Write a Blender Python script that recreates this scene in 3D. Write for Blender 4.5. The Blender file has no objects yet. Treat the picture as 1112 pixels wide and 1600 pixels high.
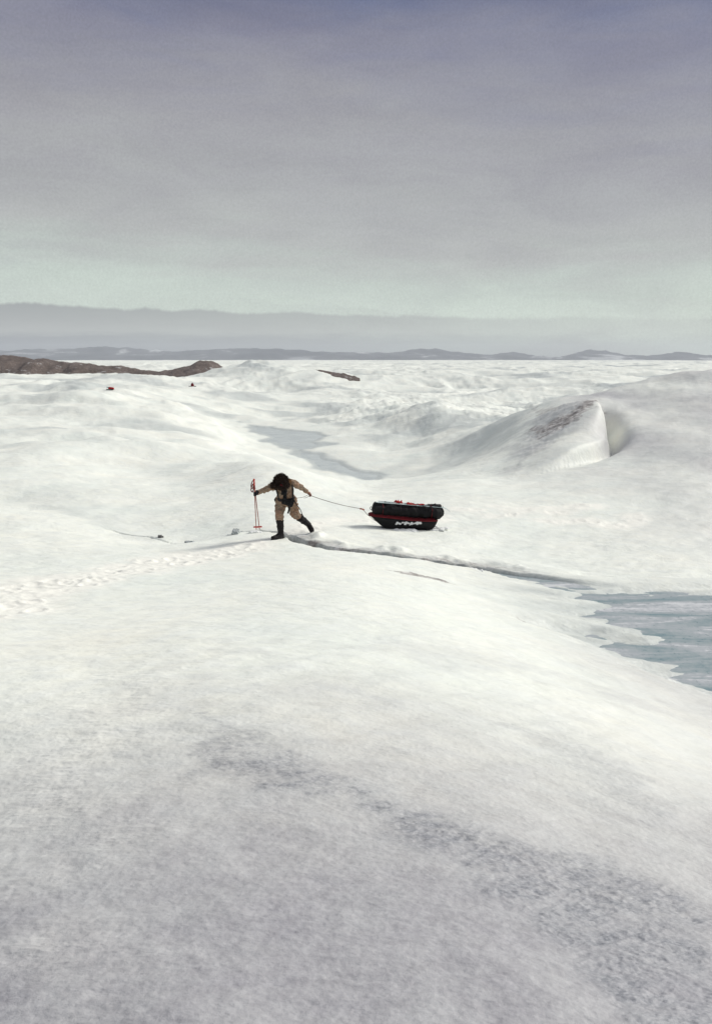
import bpy, bmesh, math, random
import numpy as np
from mathutils import Vector, Matrix, Quaternion

C = bpy.context.scene.collection
sc = bpy.context.scene
random.seed(7); np.random.seed(7)
R = math.radians

# ------------------------------------------------------------------ camera
EYE = 4.30                       # metres above the traveller's front foot
F = 1244.0                       # focal length in photograph pixels (28 mm lens)
PITCH = math.atan(243 / F)
cd = bpy.data.cameras.new('camera'); cam = bpy.data.objects.new('camera', cd); C.objects.link(cam)
cd.sensor_fit = 'VERTICAL'; cd.sensor_height = 36; cd.sensor_width = 24; cd.lens = 28
cd.clip_start = 0.05; cd.clip_end = 60000
cam.location = (0, 0, EYE); cam.rotation_euler = (math.pi / 2 - PITCH, 0, 0)
sc.camera = cam

# ------------------------------------------------------------------ sky, sun, exposure
SUN_EL, SUN_AZ = R(34), R(62)    # azimuth clockwise from +Y: ahead and to the right
w = bpy.data.worlds.new('World'); sc.world = w; w.use_nodes = True
nt = w.node_tree; nt.nodes.clear()
def N(t, **k):
    n = nt.nodes.new(t)
    for a, b in k.items(): setattr(n, a, b)
    return n
def Lk(a, b): nt.links.new(a, b)
def math_(op, a, b=None, c=None, clamp=False):
    n = N('ShaderNodeMath', operation=op); n.use_clamp = clamp
    for i, v in enumerate((a, b, c)):
        if v is None: continue
        if isinstance(v, (int, float)): n.inputs[i].default_value = v
        else: Lk(v, n.inputs[i])
    return n.outputs[0]
def ramp(fac, stops, interp='LINEAR'):
    n = N('ShaderNodeValToRGB'); Lk(fac, n.inputs[0]); e = n.color_ramp; e.interpolation = interp
    while len(e.elements) < len(stops): e.elements.new(0.5)
    for el, (p, c) in zip(e.elements, stops):
        el.position = p; el.color = (c, c, c, 1) if isinstance(c, (int, float)) else (*c, 1)
    return n.outputs[0]
def mixc(fac, a, b, mode='MIX'):
    n = N('ShaderNodeMix', data_type='RGBA', blend_type=mode)
    for i, v in ((0, fac), (6, a), (7, b)):
        if isinstance(v, (int, float)): n.inputs[i].default_value = v
        elif isinstance(v, tuple): n.inputs[i].default_value = (*v, 1)
        else: Lk(v, n.inputs[i])
    return n.outputs[2]
def noise(vec, scale, detail=4, rough=0.55, dist=0.0):
    n = N('ShaderNodeTexNoise'); Lk(vec, n.inputs['Vector'])
    n.inputs['Scale'].default_value = scale; n.inputs['Detail'].default_value = detail
    n.inputs['Roughness'].default_value = rough; n.inputs['Distortion'].default_value = dist
    return n.outputs['Fac']
def mapping(vec, scale=(1, 1, 1), rot=(0, 0, 0), loc=(0, 0, 0)):
    n = N('ShaderNodeMapping'); Lk(vec, n.inputs[0])
    n.inputs['Scale'].default_value = scale; n.inputs['Rotation'].default_value = rot; n.inputs['Location'].default_value = loc
    return n.outputs[0]
def s2l(*c):                     # sRGB bytes -> linear
    return tuple(((x / 255) / 12.92 if x <= 10 else ((x / 255 + .055) / 1.055) ** 2.4) for x in c)

tc = N('ShaderNodeTexCoord').outputs['Generated']
sx = N('ShaderNodeSeparateXYZ'); Lk(tc, sx.inputs[0])
el = math_('MULTIPLY', math_('ARCSINE', sx.outputs[2]), 180 / math.pi)      # degrees above the horizon
az = math_('MULTIPLY', math_('ARCTAN2', sx.outputs[0], sx.outputs[1]), 180 / math.pi)
n_big = noise(mapping(tc, (1.6, 1.6, 9)), 1.6, 4, .5, .4)
n_mid = noise(mapping(tc, (2.5, 2.5, 16), (0, R(6), 0)), 2.6, 5, .6, .6)
n_fin = noise(mapping(tc, (4, 4, 40)), 5.0, 4, .6)
elw = math_('ADD', el, math_('MULTIPLY', math_('SUBTRACT', n_big, .5), 9.0))
elw = math_('ADD', elw, math_('MULTIPLY', math_('SUBTRACT', n_mid, .5), 5.0))
elw = math_('ADD', elw, math_('MULTIPLY', az, 0.045))
g = math_('DIVIDE', elw, 90, clamp=True)
SKY = [(0.0, s2l(176, 182, 178)), (2 / 90, s2l(188, 198, 190)), (4.6 / 90, s2l(182, 191, 184)), (8 / 90, s2l(166, 167, 166)),
       (14 / 90, s2l(150, 149, 153)), (19 / 90, s2l(126, 126, 141)), (23 / 90, s2l(92, 98, 126)), (36 / 90, s2l(150, 155, 172)),
       (60 / 90, s2l(190, 190, 188)), (1.0, s2l(194, 194, 192))]
cloud = ramp(g, SKY)
streak = ramp(n_mid, [(.3, .95), (.7, 1.05)])
cloud = mixc(1.0, cloud, streak, 'MULTIPLY')
n_pat = noise(mapping(tc, (3, 3, 10), (0, R(-14), 0)), 1.9, 6, .62, .8)
cloud = mixc(1.0, cloud, ramp(n_pat, [(.32, (.93, .92, .94)), (.5, (1, 1, 1)), (.7, (1.05, 1.06, 1.05))]), 'MULTIPLY')
n_grain = noise(tc, 420, 2, .7)                      # fine mottling of the thin cloud
cloud = mixc(1.0, cloud, ramp(n_grain, [(.3, .93), (.7, 1.07)]), 'MULTIPLY')
# cloud bank lying on the far horizon, taller on the left
edge = math_('ADD', 3.45, math_('MULTIPLY', math_('SUBTRACT', noise(mapping(tc, (1, 1, 0)), 19, 6, .65), .5), 1.0))
edge = math_('SUBTRACT', edge, math_('MULTIPLY', math_('ADD', az, 23), .022))
inb = math_('MULTIPLY', math_('SUBTRACT', edge, el), 5.0, clamp=True)
fade = ramp(math_('DIVIDE', math_('ADD', az, 30), 60, clamp=True), [(.1, 1), (.45, .7), (.8, .25)])
inb = math_('MULTIPLY', inb, fade)
bankc = ramp(math_('DIVIDE', math_('ADD', el, math_('MULTIPLY', math_('SUBTRACT', n_fin, .5), .9)), 4.0, clamp=True),
             [(0, s2l(120, 124, 132)), (.3, s2l(132, 136, 142)), (.42, s2l(158, 161, 162)), (.6, s2l(150, 153, 155)), (1, s2l(140, 144, 146))])
cloud = mixc(inb, cloud, bankc)
sky = N('ShaderNodeTexSky'); sky.sky_type = 'NISHITA'; sky.sun_disc = False
sky.sun_elevation = SUN_EL; sky.sun_rotation = SUN_AZ
sk = mixc(1.0, sky.outputs[0], (.10, .10, .10), 'MULTIPLY')
col = mixc(0.94, sk, cloud)       # thin overcast nearly covering the blue sky
bg = N('ShaderNodeBackground'); Lk(col, bg.inputs[0]); bg.inputs[1].default_value = 1.0
out = N('ShaderNodeOutputWorld'); Lk(bg.outputs[0], out.inputs[0])

sd = bpy.data.lights.new('sun', 'SUN'); sd.energy = 2.75; sd.angle = R(15); sd.color = (1, .97, .90)
sun = bpy.data.objects.new('sun', sd); C.objects.link(sun)
sdir = Vector((math.sin(SUN_AZ) * math.cos(SUN_EL), math.cos(SUN_AZ) * math.cos(SUN_EL), math.sin(SUN_EL)))
sun.rotation_euler = sdir.to_track_quat('Z', 'Y').to_euler()
sun.location = (20, -20, 40)
vs = sc.view_settings
vs.view_transform = 'Standard'; vs.look = 'None'; vs.gamma = 1; vs.exposure = 0.22
sc.cycles.volume_max_steps = 64
sc.cycles.volume_bounces = 1

# ------------------------------------------------------------------ projection helpers
cp, sp = math.cos(PITCH), math.sin(PITCH)
def P(u, v, y):                  # point seen at photograph pixel (u,v), y metres ahead of the camera
    a, b = (u - 556) / F, (v - 800) / F
    d = np.array([a, cp - b * sp, -sp - b * cp]); d = d * (y / d[1])
    return d + np.array([0, 0, EYE])
def PZ(u, v, z):                 # same, where the ray meets height z
    a, b = (u - 556) / F, (v - 800) / F
    d = np.array([a, cp - b * sp, -sp - b * cp]); d = d * ((z - EYE) / d[2])
    return d + np.array([0, 0, EYE])
def smooth(a, b, x):
    t = np.clip((x - a) / (b - a), 0, 1); return t * t * (3 - 2 * t)

# ------------------------------------------------------------------ numpy noise
_perm = np.random.RandomState(3).permutation(512)
_grad = np.random.RandomState(4).rand(512) * 2 * np.pi
_gx, _gy = np.cos(_grad), np.sin(_grad)
def perlin(x, y, seed=0):
    xi = np.floor(x).astype(np.int64); yi = np.floor(y).astype(np.int64)
    xf, yf = x - xi, y - yi
    def gr(i, j, fx, fy):
        h = _perm[(_perm[(i + seed * 37) & 511] + j) & 511]
        return _gx[h] * fx + _gy[h] * fy
    u = xf ** 3 * (xf * (xf * 6 - 15) + 10); v = yf ** 3 * (yf * (yf * 6 - 15) + 10)
    a = gr(xi, yi, xf, yf); b = gr(xi + 1, yi, xf - 1, yf)
    c = gr(xi, yi + 1, xf, yf - 1); d = gr(xi + 1, yi + 1, xf - 1, yf - 1)
    return ((a + u * (b - a)) + v * ((c + u * (d - c)) - (a + u * (b - a)))) * 1.5
def fbm(x, y, oct=4, seed=0, g=.5):
    s = 0; a = 1
    for i in range(oct): s = s + a * perlin(x * 2 ** i + 13.7 * i, y * 2 ** i - 7.1 * i, seed + i); a *= g
    return s
def ridged(x, y, oct=4, seed=0):
    s = 0; a = 1
    for i in range(oct): s = s + a * (1 - 2 * np.abs(perlin(x * 2 ** i + 3.3 * i, y * 2 ** i, seed + i))); a *= .5
    return s / 2

def near_eval(fn, x, y, pts, pad, far_val):
    xs = [p[0] for p in pts]; ys = [p[1] for p in pts]
    m = (x > min(xs) - pad) & (x < max(xs) + pad) & (y > min(ys) - pad) & (y < max(ys) + pad)
    o = np.full(x.shape, float(far_val))
    if m.any(): o[m] = fn(x[m], y[m])
    return o
def seg_dist(px, py, pts):       # distance to a polyline, and position along it 0..1
    best = np.full(px.shape, 1e9); par = np.zeros(px.shape); sgn = np.ones(px.shape)
    n = len(pts) - 1
    L = [math.hypot(pts[i + 1][0] - pts[i][0], pts[i + 1][1] - pts[i][1]) for i in range(n)]; T = sum(L); acc = 0
    for i in range(n):
        ax, ay = pts[i][:2]; bx, by = pts[i + 1][:2]; dx, dy = bx - ax, by - ay
        t = np.clip(((px - ax) * dx + (py - ay) * dy) / (dx * dx + dy * dy), 0, 1)
        ex, ey = px - ax - t * dx, py - ay - t * dy; d = np.hypot(ex, ey)
        m = d < best; best = np.where(m, d, best); par = np.where(m, (acc + t * L[i]) / T, par)
        sgn = np.where(m, np.sign(dx * (py - ay) - dy * (px - ax)), sgn); acc += L[i]
    return best, par, sgn        # sgn>0: left of the line's direction
def poly_sd(px, py, pts): return near_eval(lambda a, b: poly_sd_(a, b, pts), px, py, pts, 12, 50)
def poly_sd_(px, py, pts):       # signed distance to a polygon, negative inside
    q = list(pts) + [pts[0]]
    d, _, _ = seg_dist(px, py, q)
    ins = np.zeros(px.shape, bool)
    for i in range(len(pts)):
        x0, y0 = q[i][:2]; x1, y1 = q[i + 1][:2]
        c = ((y0 > py) != (y1 > py)) & (px < (x1 - x0) * (py - y0) / (y1 - y0 + 1e-12) + x0); ins ^= c
    return np.where(ins, -d, d)

# ------------------------------------------------------------------ lie of the land: heights by control points
ctrl = []
def col_(u, prof):
    for v, y in prof: ctrl.append(P(u, v, y))
NEAR = [(1600, 1.95), (1400, 2.7), (1300, 3.25), (1200, 4.05), (1100, 5.25), (1000, 7.4)]
col_(556, NEAR + [(930, 10.6), (885, 14.2), (850, 17.6), (825, 20), (790, 24.2), (765, 31), (756, 40)])
col_(100, [(1600, 2.0), (1400, 2.75), (1200, 4.15), (1100, 5.5), (1000, 7.9), (930, 11.3), (850, 17), (815, 20.5), (770, 25), (720, 35),
           (670, 52), (635, 78), (612, 115), (597, 170)])
col_(-60, [(1600, 2.05), (1200, 4.3), (1000, 8), (850, 17), (760, 26), (690, 44), (630, 80), (597, 170)])
col_(300, NEAR + [(930, 11.0), (885, 14.4), (842, 18.2), (800, 22.5), (760, 29), (722, 38), (690, 51), (662, 70), (640, 92), (615, 135), (602, 190)])
col_(430, [(740, 30), (722, 39)])
col_(440, [(665, 100), (640, 125), (612, 165)])
col_(800, [(1600, 1.95), (1400, 2.75), (1300, 3.35), (1200, 4.3), (1100, 5.8), (1000, 9.0), (970, 11.6), (905, 15.6), (870, 17.9), (830, 20.8),
           (790, 24.5), (760, 28.8), (748, 32), (715, 38), (690, 43), (665, 50), (652, 57)])
col_(700, [(760, 29), (748, 36), (715, 52), (690, 60), (665, 69), (652, 76), (640, 100)])
col_(640, [(758, 33), (748, 46), (700, 66), (665, 76), (648, 83), (640, 110)])
col_(900, [(1400, 2.85), (1200, 4.5), (1100, 6.2), (1040, 8.4), (870, 18.2), (820, 21.8), (780, 25.5), (750, 29.5), (732, 32.5), (690, 38), (650, 43.5), (628, 48)])
col_(1000, [(1600, 2.0), (1400, 2.9), (1200, 4.7), (1100, 7.0), (1050, 9.2), (875, 17.8), (820, 21.8), (780, 25.2), (745, 29.5), (715, 33.5), (680, 38), (640, 45), (612, 54), (602, 60)])
col_(1110, [(1600, 2.05), (1400, 3.0), (1200, 5.3), (1120, 7.6), (880, 17.5), (820, 21.8), (760, 26.5), (700, 34), (640, 43), (600, 53), (578, 64)])
col_(1250, [(1600, 2.1), (1300, 4.0), (1120, 8), (880, 17.5), (780, 26), (680, 38), (600, 52), (572, 64)])
for u in (980, 1110, 1250): ctrl += [P(u, 700, 100) * [1, 1, 0] + [0, 0, EYE - 7.2], P(u, 700, 150) * [1, 1, 0] + [0, 0, EYE - 7.0]]
ctrl += [P(860, 700, 75) * [1, 1, 0] + [0, 0, EYE - 6.5]]
for u in (-60, 100, 300, 556, 800, 1000, 1250):
    if u > 300: ctrl += [P(u, 590, 260)]
    ctrl += [P(u, 578, 450), P(u, 569, 900), P(u, 563, 2400)]
for u in (-60, 60, 180, 300): ctrl += [P(u, 594 + (u > 250) * 5, 260), P(u, 593, 330), P(u, 582, 430)]
for u in (556, 700, 850): ctrl += [P(u, 632, 135), P(u, 606, 190)]
# hidden lake bed basin
LAKE_Z = EYE - 7.5
for (u, v) in ((560, 745), (500, 715), (440, 680), (480, 672)): q = PZ(u, v, LAKE_Z - .3); ctrl.append(q)
STREAM_Z = EYE - 4.52
for (u, v) in ((1000, 960), (1090, 990), (930, 935), (1090, 930), (1250, 960)): ctrl.append(PZ(u, v, STREAM_Z - .03))
# flat at the eye's own feet and behind
for a in range(0, 360, 45): ctrl.append(np.array([.6 * math.sin(R(a)), .6 * math.cos(R(a)), EYE - 1.66 - .05 * math.cos(R(a))]))
ctrl = np.array(ctrl)
def fold(a):
    s = np.sign(a); a = np.abs(a)
    return s * np.where(a < .62, a, .62 * np.clip(1 - (a - .62) / (math.pi - .62), 0, 1) ** 1.0)
def warp(x, y):
    return np.stack([fold(np.arctan2(x, y)) * 2.6, np.log(np.clip(np.hypot(x, y), .5, 2600))], -1)
_A = warp(ctrl[:, 0], ctrl[:, 1])
def _k(r2): return .5 * r2 * np.log(r2 + 1e-9)
n_ = len(_A); K = _k(((_A[:, None] - _A[None]) ** 2).sum(-1)) + np.eye(n_) * .004
Pm = np.concatenate([np.ones((n_, 1)), _A], 1)
M_ = np.block([[K, Pm], [Pm.T, np.zeros((3, 3))]])
W_ = np.linalg.solve(M_, np.concatenate([ctrl[:, 2], np.zeros(3)]))
def base(x, y):
    sh = x.shape; q = warp(x.ravel(), y.ravel()); o = np.empty(len(q))
    for i in range(0, len(q), 40000):
        b = q[i:i + 40000]
        r2 = ((b[:, None] - _A[None]) ** 2).sum(-1)
        o[i:i + 40000] = _k(r2) @ W_[:n_] + W_[n_] + b @ W_[n_ + 1:]
    return o.reshape(sh)

def G(u, v, it=30):              # ground point seen at a pixel, marching on the base surface
    a, b = (u - 556) / F, (v - 800) / F
    d = np.array([a, cp - b * sp, -sp - b * cp]); d = d / d[1]
    ys = np.exp(np.linspace(math.log(1.5), math.log(2000), 1500))
    xs = d[0] * ys; zs = EYE + d[2] * ys
    h = base(xs, ys); i = np.argmax(h >= zs)
    if not (h >= zs).any(): i = len(ys) - 1
    return np.array([xs[i], ys[i], zs[i]])

crack = [G(*p) for p in ((150, 814), (195, 822), (250, 828), (300, 834), (350, 827), (405, 826), (438, 831), (468, 845), (520, 855), (600, 865), (700, 879), (760, 887), (810, 899), (880, 914), (960, 928))]
lake_px = [(372, 659), (400, 677), (440, 700), (480, 722), (540, 744), (583, 753), (592, 742), (560, 733), (510, 716), (488, 703), (520, 694), (486, 690), (516, 681), (480, 674), (420, 668)]
lake = [PZ(u, v, LAKE_Z) for u, v in lake_px]
stream_px = [(800, 900), (880, 916), (960, 926), (1060, 926), (1200, 930), (1400, 950), (1400, 1130), (1180, 1110), (1101, 1082), (1040, 1052), (990, 1030), (930, 1000), (925, 990), (1010, 1000), (930, 968), (895, 962), (935, 944), (870, 922)]
stream = [PZ(u, v, STREAM_Z) for u, v in stream_px]
def crom(pts, n=10):
    p = [np.array(q, float) for q in pts]; q = [2 * p[0] - p[1]] + p + [2 * p[-1] - p[-2]]; o = []
    for i in range(1, len(q) - 2):
        a, b, c, d = q[i - 1:i + 3]
        for k in range(n):
            t = k / n; o.append(.5 * (2 * b + (c - a) * t + (2 * a - 5 * b + 4 * c - d) * t * t + (3 * b - a - 3 * c + d) * t ** 3))
    return o + [p[-1]]
moat = crom([P(936, 618, 48), P(946, 645, 44), P(954, 672, 40.5), P(952, 696, 37.4), P(925, 718, 34.9), P(870, 737, 32.8), P(795, 751, 31.3)])
fin_face = [G(*p) for p in ((798, 748), (830, 728), (900, 690), (942, 640), (945, 624), (870, 640), (820, 665), (800, 700))]
def gpoly(*px): return [G(*p) for p in px]
dirt_a = gpoly((795, 651), (835, 646), (875, 640), (872, 647), (840, 653))
dirt_b = gpoly((828, 676), (870, 664), (905, 650), (941, 632), (941, 645), (905, 668), (870, 684), (845, 690))
dirt_c = gpoly((608, 892), (640, 894), (690, 905), (712, 913), (660, 902), (625, 896))
crack_dark = gpoly((806, 960), (822, 966), (832, 973), (815, 970))  # small crack, its dark gap put into the colour only
gran = gpoly((300, 1165), (360, 1135), (430, 1165), (540, 1215), (700, 1280), (850, 1330), (960, 1345), (1040, 1385), (1130, 1430), (1180, 1700), (1010, 1640), (900, 1500), (780, 1420), (700, 1350), (600, 1290), (540, 1240), (400, 1235), (310, 1205))
gran2 = gpoly((300, 1115), (330, 1110), (345, 1130), (310, 1128))
gran3 = gpoly((780, 1130), (900, 1150), (1000, 1210), (1080, 1290), (1000, 1280), (900, 1210))
rib = gpoly((50, 1500), (70, 1300), (90, 1180), (180, 1060), (260, 1045), (190, 1110), (130, 1200), (110, 1330), (95, 1480))
left_ice = gpoly((20, 772), (120, 782), (180, 805), (280, 832), (190, 828), (100, 800))
sw_a = crom([G(*p) for p in ((190, 700), (280, 712), (370, 733), (455, 750))], 6)
sw_b = crom([G(*p) for p in ((120, 640), (210, 636), (300, 650), (350, 672))], 6)
sw_c = crom([G(*p) for p in ((20, 612), (90, 606), (160, 622), (230, 618))], 6)
sw_d = crom([G(*p) for p in ((10, 772), (100, 786), (180, 808), (270, 826))], 6)
# footprints: a trampled line walked from the left edge, another around the sled
def walk(px, n, spread, seed):
    rs = np.random.RandomState(seed); pts = [G(*p) for p in px]; L = [0]
    for i in range(len(pts) - 1): L.append(L[-1] + np.linalg.norm(pts[i + 1][:2] - pts[i][:2]))
    o = []
    for i in range(n):
        s = L[-1] * (i + rs.rand() * .6) / n
        x = np.interp(s, L, [p[0] for p in pts]); y = np.interp(s, L, [p[1] for p in pts])
        o.append((x + rs.randn() * spread, y + rs.randn() * spread, .09 + .06 * rs.rand(), .002 + .011 * rs.rand() ** 2, rs.rand() * 3.1))
    return o
prints = walk([(-60, 975), (12, 950), (90, 915), (170, 900), (260, 882), (340, 868), (400, 850)], 95, .24, 1)
prints += walk([(-60, 945), (12, 925), (90, 905), (170, 893), (260, 876), (330, 862), (410, 852)], 70, .20, 2)
prints += walk([(455, 835), (520, 815), (575, 812), (640, 822), (700, 803)], 26, .12, 3)
prints += walk([(700, 795), (780, 800), (870, 797), (930, 790)], 22, .30, 4)
prints += walk([(850, 815), (920, 815), (945, 822), (975, 822), (995, 812), (985, 806)], 26, .08, 5)

def terrain(x, y, full=True):
    r = np.hypot(x, y); h = base(x, y)
    fw = smooth(-5, 3, y)
    # far hummocks, nearer swells
    def s(a, b): return smooth(a, b, r)
    off = smooth(0, 1, (r - 100) / 80)
    warpx = x + 6 * fbm(x / 40, y / 40, 2, 9); warpy = y + 6 * fbm(x / 40, y / 40, 2, 19)
    far = s(90, 190)
    lf = s(24, 40) * smooth(150, 100, r) * smooth(6, -2, x - .05 * y)
    h = h + lf * (.85 * (ridged(warpx / 26 + .35, warpy / 15, 3, 401) - .35) + .30 * fbm(x / 8, y / 6, 3, 403))
    for ln, am, wd in ((sw_a, .26, 2.2), (sw_b, .7, 4.0), (sw_c, .8, 4.0), (sw_d, -.30, 1.6)):
        dd = near_eval(lambda a_, b_: seg_dist(a_, b_, ln)[0], x, y, ln, wd * 3, 99); h = h + am * np.exp(-(dd / wd) ** 2) * (1 + .35 * fbm(x / 5, y / 4, 3, 405))
    hum = ridged(warpx / 34, warpy / 55, 5, 21)
    h = h + far * (2.9 * (hum - .2) + .9 * fbm(x / 90, y / 120, 3, 5)) * np.clip(1.05 - r / 2600, .12, 1)
    farr = s(350, 900)
    h = h + farr * 3.0 * (ridged(warpx / 130, warpy / 260, 4, 61) - .3) * np.clip(1.1 - r / 3000, .1, 1)
    mid = s(26, 60) * (1 - .6 * far)
    h = h + mid * (.42 * fbm(warpx / 13, warpy / 15, 3, 31) + .14 * ridged(x / 4.5, y / 6, 3, 41))
    rough = s(55, 85) * smooth(-14, 0, x - .02 * y) * smooth(190, 120, r)
    dg1, dg2 = x * .8 + y * .6, -x * .6 + y * .8
    h = h + rough * (1.05 * (ridged(dg1 / 16 + .3 * fbm(x / 9, y / 9, 2, 307), dg2 / 7, 4, 309) - .3) + .26 * ridged(x / 3.4, y / 2.6, 4, 311))
    nearm = s(6, 24) * (1 - .5 * s(60, 120))
    xr, yr = x * .86 + y * .5, -x * .5 + y * .86
    h = h + nearm * (.055 * fbm(xr / 2.6, yr / 1.1, 3, 51) + .05 * fbm(x / 5, y / 5, 2, 71))
    h = h + s(1.5, 5) * (.012 * fbm(xr / .9, yr / .35, 3, 81)) + .005 * fbm(x / .35, y / .2, 3, 91)
    # blue-white ice hill on the left-centre skyline
    c = P(440, 600, 235); dx, dy = (x - c[0]), (y - c[1])
    lob = np.exp(-np.where(dx < 0, (dx / 17) ** 2, (dx / 12) ** 2) - (dy / 26) ** 2)
    h = h + 4.3 * lob * (1 + .12 * fbm(x / 6, y / 6, 3, 23))
    c = P(522, 590, 205); h = h + 2.1 * np.exp(-((x - c[0]) / 13) ** 2 - ((y - c[1]) / 15) ** 2)
    c = P(380, 600, 240); h = h + 2.2 * np.exp(-((x - c[0]) / 11) ** 2 - ((y - c[1]) / 14) ** 2)
    c = P(215, 600, 165); h = h + 1.2 * np.exp(-((x - c[0]) / 10) ** 2 - ((y - c[1]) / 14) ** 2)
    c = P(170, 660, 75); h = h + .7 * np.exp(-((x - c[0]) / 9) ** 2 - ((y - c[1]) / 5) ** 2)
    # hummock on the lake's right shore
    c = P(650, 655, 82); h = h + .8 * np.exp(-((x - c[0]) / 3.4) ** 2 - ((y - c[1]) / 6) ** 2)
    # wind scoop beside the big drift
    d, t, sg = seg_dist(x, y, moat)
    dep = 1.15 * smooth(0, .22, t) * smooth(.86, .42, t)
    sideR = sg > 0; wl = np.interp(t, [0, .35, .6, 1], [.3, .3, 1.0, 1.6])
    h = h - dep * np.where(sideR, np.exp(-(d / .62) ** 2), np.exp(-(d / wl) ** 2))
    bul = smooth(0, .25, t) * smooth(1.0, .7, t)
    h = h + bul * .75 * np.where(~sideR, smooth(0, .35, d) * np.exp(-(d / 2.6) ** 2), -.15 * np.exp(-(d / 2.0) ** 2))
    fp = smooth(.6, -1.2, poly_sd(x, y, fin_face)); h = h + fp * (.10 * ridged(xr / 3.2, yr / .7, 4, 421) + .06 * fbm(x / .8, y / .6, 3, 423))
    # frozen lake and stream: flatten, cut under the ice sheets
    wob = .9 * fbm(x / 3.5, y / 7, 3, 101)
    sdl = poly_sd(x, y, lake) + wob
    k = smooth(9, .0, sdl)
    h = np.where(sdl < 9, h * (1 - k) + k * (LAKE_Z + np.clip(sdl, -1, 9) * .11), h)
    wob2 = .34 * fbm(x / 2.2, y / .55, 5, 111)
    sds = poly_sd(x, y, stream) + wob2
    k = smooth(1.6, 0, sds)
    h = np.where(sds < 1.6, h * (1 - k) + k * (STREAM_Z + np.clip(sds, -.4, 1.6) * .16), h)
    # meltwater crack: sharp trough with an undercut-looking far wall
    d, t, sg = seg_dist(x + .05 * fbm(x / .7, y / .7, 3, 121), y + .07 * fbm(x / .9, y / .9, 3, 131), crack)
    wdt = np.interp(t, [0, .1, .22, .3, .4, .45, .6, .75, .85, 1], [.02, .05, .02, .04, .05, .11, .14, .14, .14, .3])
    dp = np.interp(t, [0, .1, .2, .28, .36, .44, .5, .75, .86, 1], [.0, .12, .03, .05, .14, .4, .42, .4, .2, .02])
    cut = smooth(1.15, .40, d / wdt)
    bw = .46 + .16 * fbm(x / .5, y / .5, 3, 139)
    act = smooth(.38, .46, t) * smooth(.92, .80, t); act = act * (.55 + .45 * smooth(-.5, .1, fbm(x / 1.2, y / 1.2, 2, 149)))
    bench = smooth(bw, bw * .62, d) * (sg > 0) * act
    lip = np.exp(-((d - bw - .12) / .16) ** 2) * (sg > 0) * act
    h = h - dp * cut - bench * (.02 + .020 * fbm(x / .25, y / .06, 4, 141)) + lip * .065 * (.8 + 1.1 * fbm(x / .9, y / .5, 3, 143)) - .045 * np.exp(-(d / .45) ** 2) * (sg < 0) * act
    # footprints
    shp = x.shape; idx = np.flatnonzero(((r < 34) & (y > 6)).ravel()); fx, fy = x.ravel()[idx], y.ravel()[idx]; dh = np.zeros(len(idx)); cr = np.zeros(len(idx))
    for (px, py, rad, de, an) in prints:
        m = np.flatnonzero((np.abs(fx - px) < .6) & (np.abs(fy - py) < .6))
        if not len(m): continue
        xx, yy = fx[m] - px, fy[m] - py; ca, sa = math.cos(an), math.sin(an)
        q = np.sqrt(((xx * ca + yy * sa) / (rad * 1.6)) ** 2 + ((-xx * sa + yy * ca) / rad) ** 2)
        dh[m] += -de * smooth(1.1, .6, q) + de * .9 * np.exp(-((q - 1.35) / .28) ** 2)
        cr[m] = np.maximum(cr[m], smooth(.62, .05, np.hypot(xx, yy) + .15 * perlin(fx[m] * 4, fy[m] * 6, 3)))
    h = h.ravel(); h[idx] += dh; h = h.reshape(shp)
    # rough granular ice and ribs in the foreground
    gsd = poly_sd(x, y, gran) + .09 * fbm(x / .4, y / .3, 4, 151)
    gm = smooth(.10, -.10, gsd) * (.5 + .5 * smooth(-.6, .4, fbm(xr / .5, yr / .12, 5, 157))) * (.6 + .4 * smooth(5.2, 2.6, r))
    for pl, am in ((gran2, .6), (gran3, .28)): gm = np.maximum(gm, am * smooth(.05, -.1, poly_sd(x, y, pl) + .12 * fbm(x / .3, y / .2, 3, 152)))
    gm = gm * (r < 14)
    h = h + gm * (.010 * ridged(xr / .16, yr / .06, 4, 161) - .004 + .006 * fbm(x / .07, y / .05, 3, 171))
    rm = .55 * smooth(.5, -.35, poly_sd(x, y, rib) + .35 * fbm(x / .5, y / .5, 4, 181)) * (r < 14)
    h = h + rm * .022 * ridged(x / .28 + y, y / .10, 4, 191)
    h = h + smooth(9, 3, r) * ((.002 * ridged(xr / .10, yr / .06, 3, 301) + .0015 * fbm(x / .03, y / .025, 2, 303)))
    if not full: return h
    ice = np.maximum(.9 * smooth(.1, -.3, sds + .0), .8 * smooth(.6, -.2, sdl))
    flat = smooth(2.3, .2, sds) * smooth(17.5, 14, y)
    ice = np.maximum(ice, .62 * flat * (.7 + .5 * fbm(x / 1.8, y / .5, 4, 113)))
    ice = np.maximum(ice, (.8 * smooth(1.25, .8, d / wdt) + .95 * bench * (.6 + .6 * fbm(x / .14, y / .08, 3, 145))) * smooth(.04, .12, dp))
    ice = np.maximum(ice, .35 * smooth(.1, -.7, poly_sd(x, y, left_ice) + .25 * fbm(x / 1.4, y / .8, 3, 201)))
    # glazed grey ice zones in the far field
    gz = smooth(.1, .6, fbm(warpx / 30, warpy / 70, 4, 211)) * far * smooth(-.22, .38, x / (r + 1) + .25 * fbm(x / 60, y / 60, 2, 221))
    ice = np.maximum(ice, .85 * gz)
    mz = smooth(.05, .55, fbm(warpx / 14, warpy / 16, 4, 411)) * s(34, 60) * smooth(260, 150, r)
    ice = np.maximum(ice, .5 * mz)
    gl = .8 * fbm(x / 2.2, y / 1.6, 4, 241) + .3 * fbm(x / .5, y / .3, 3, 243)
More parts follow.
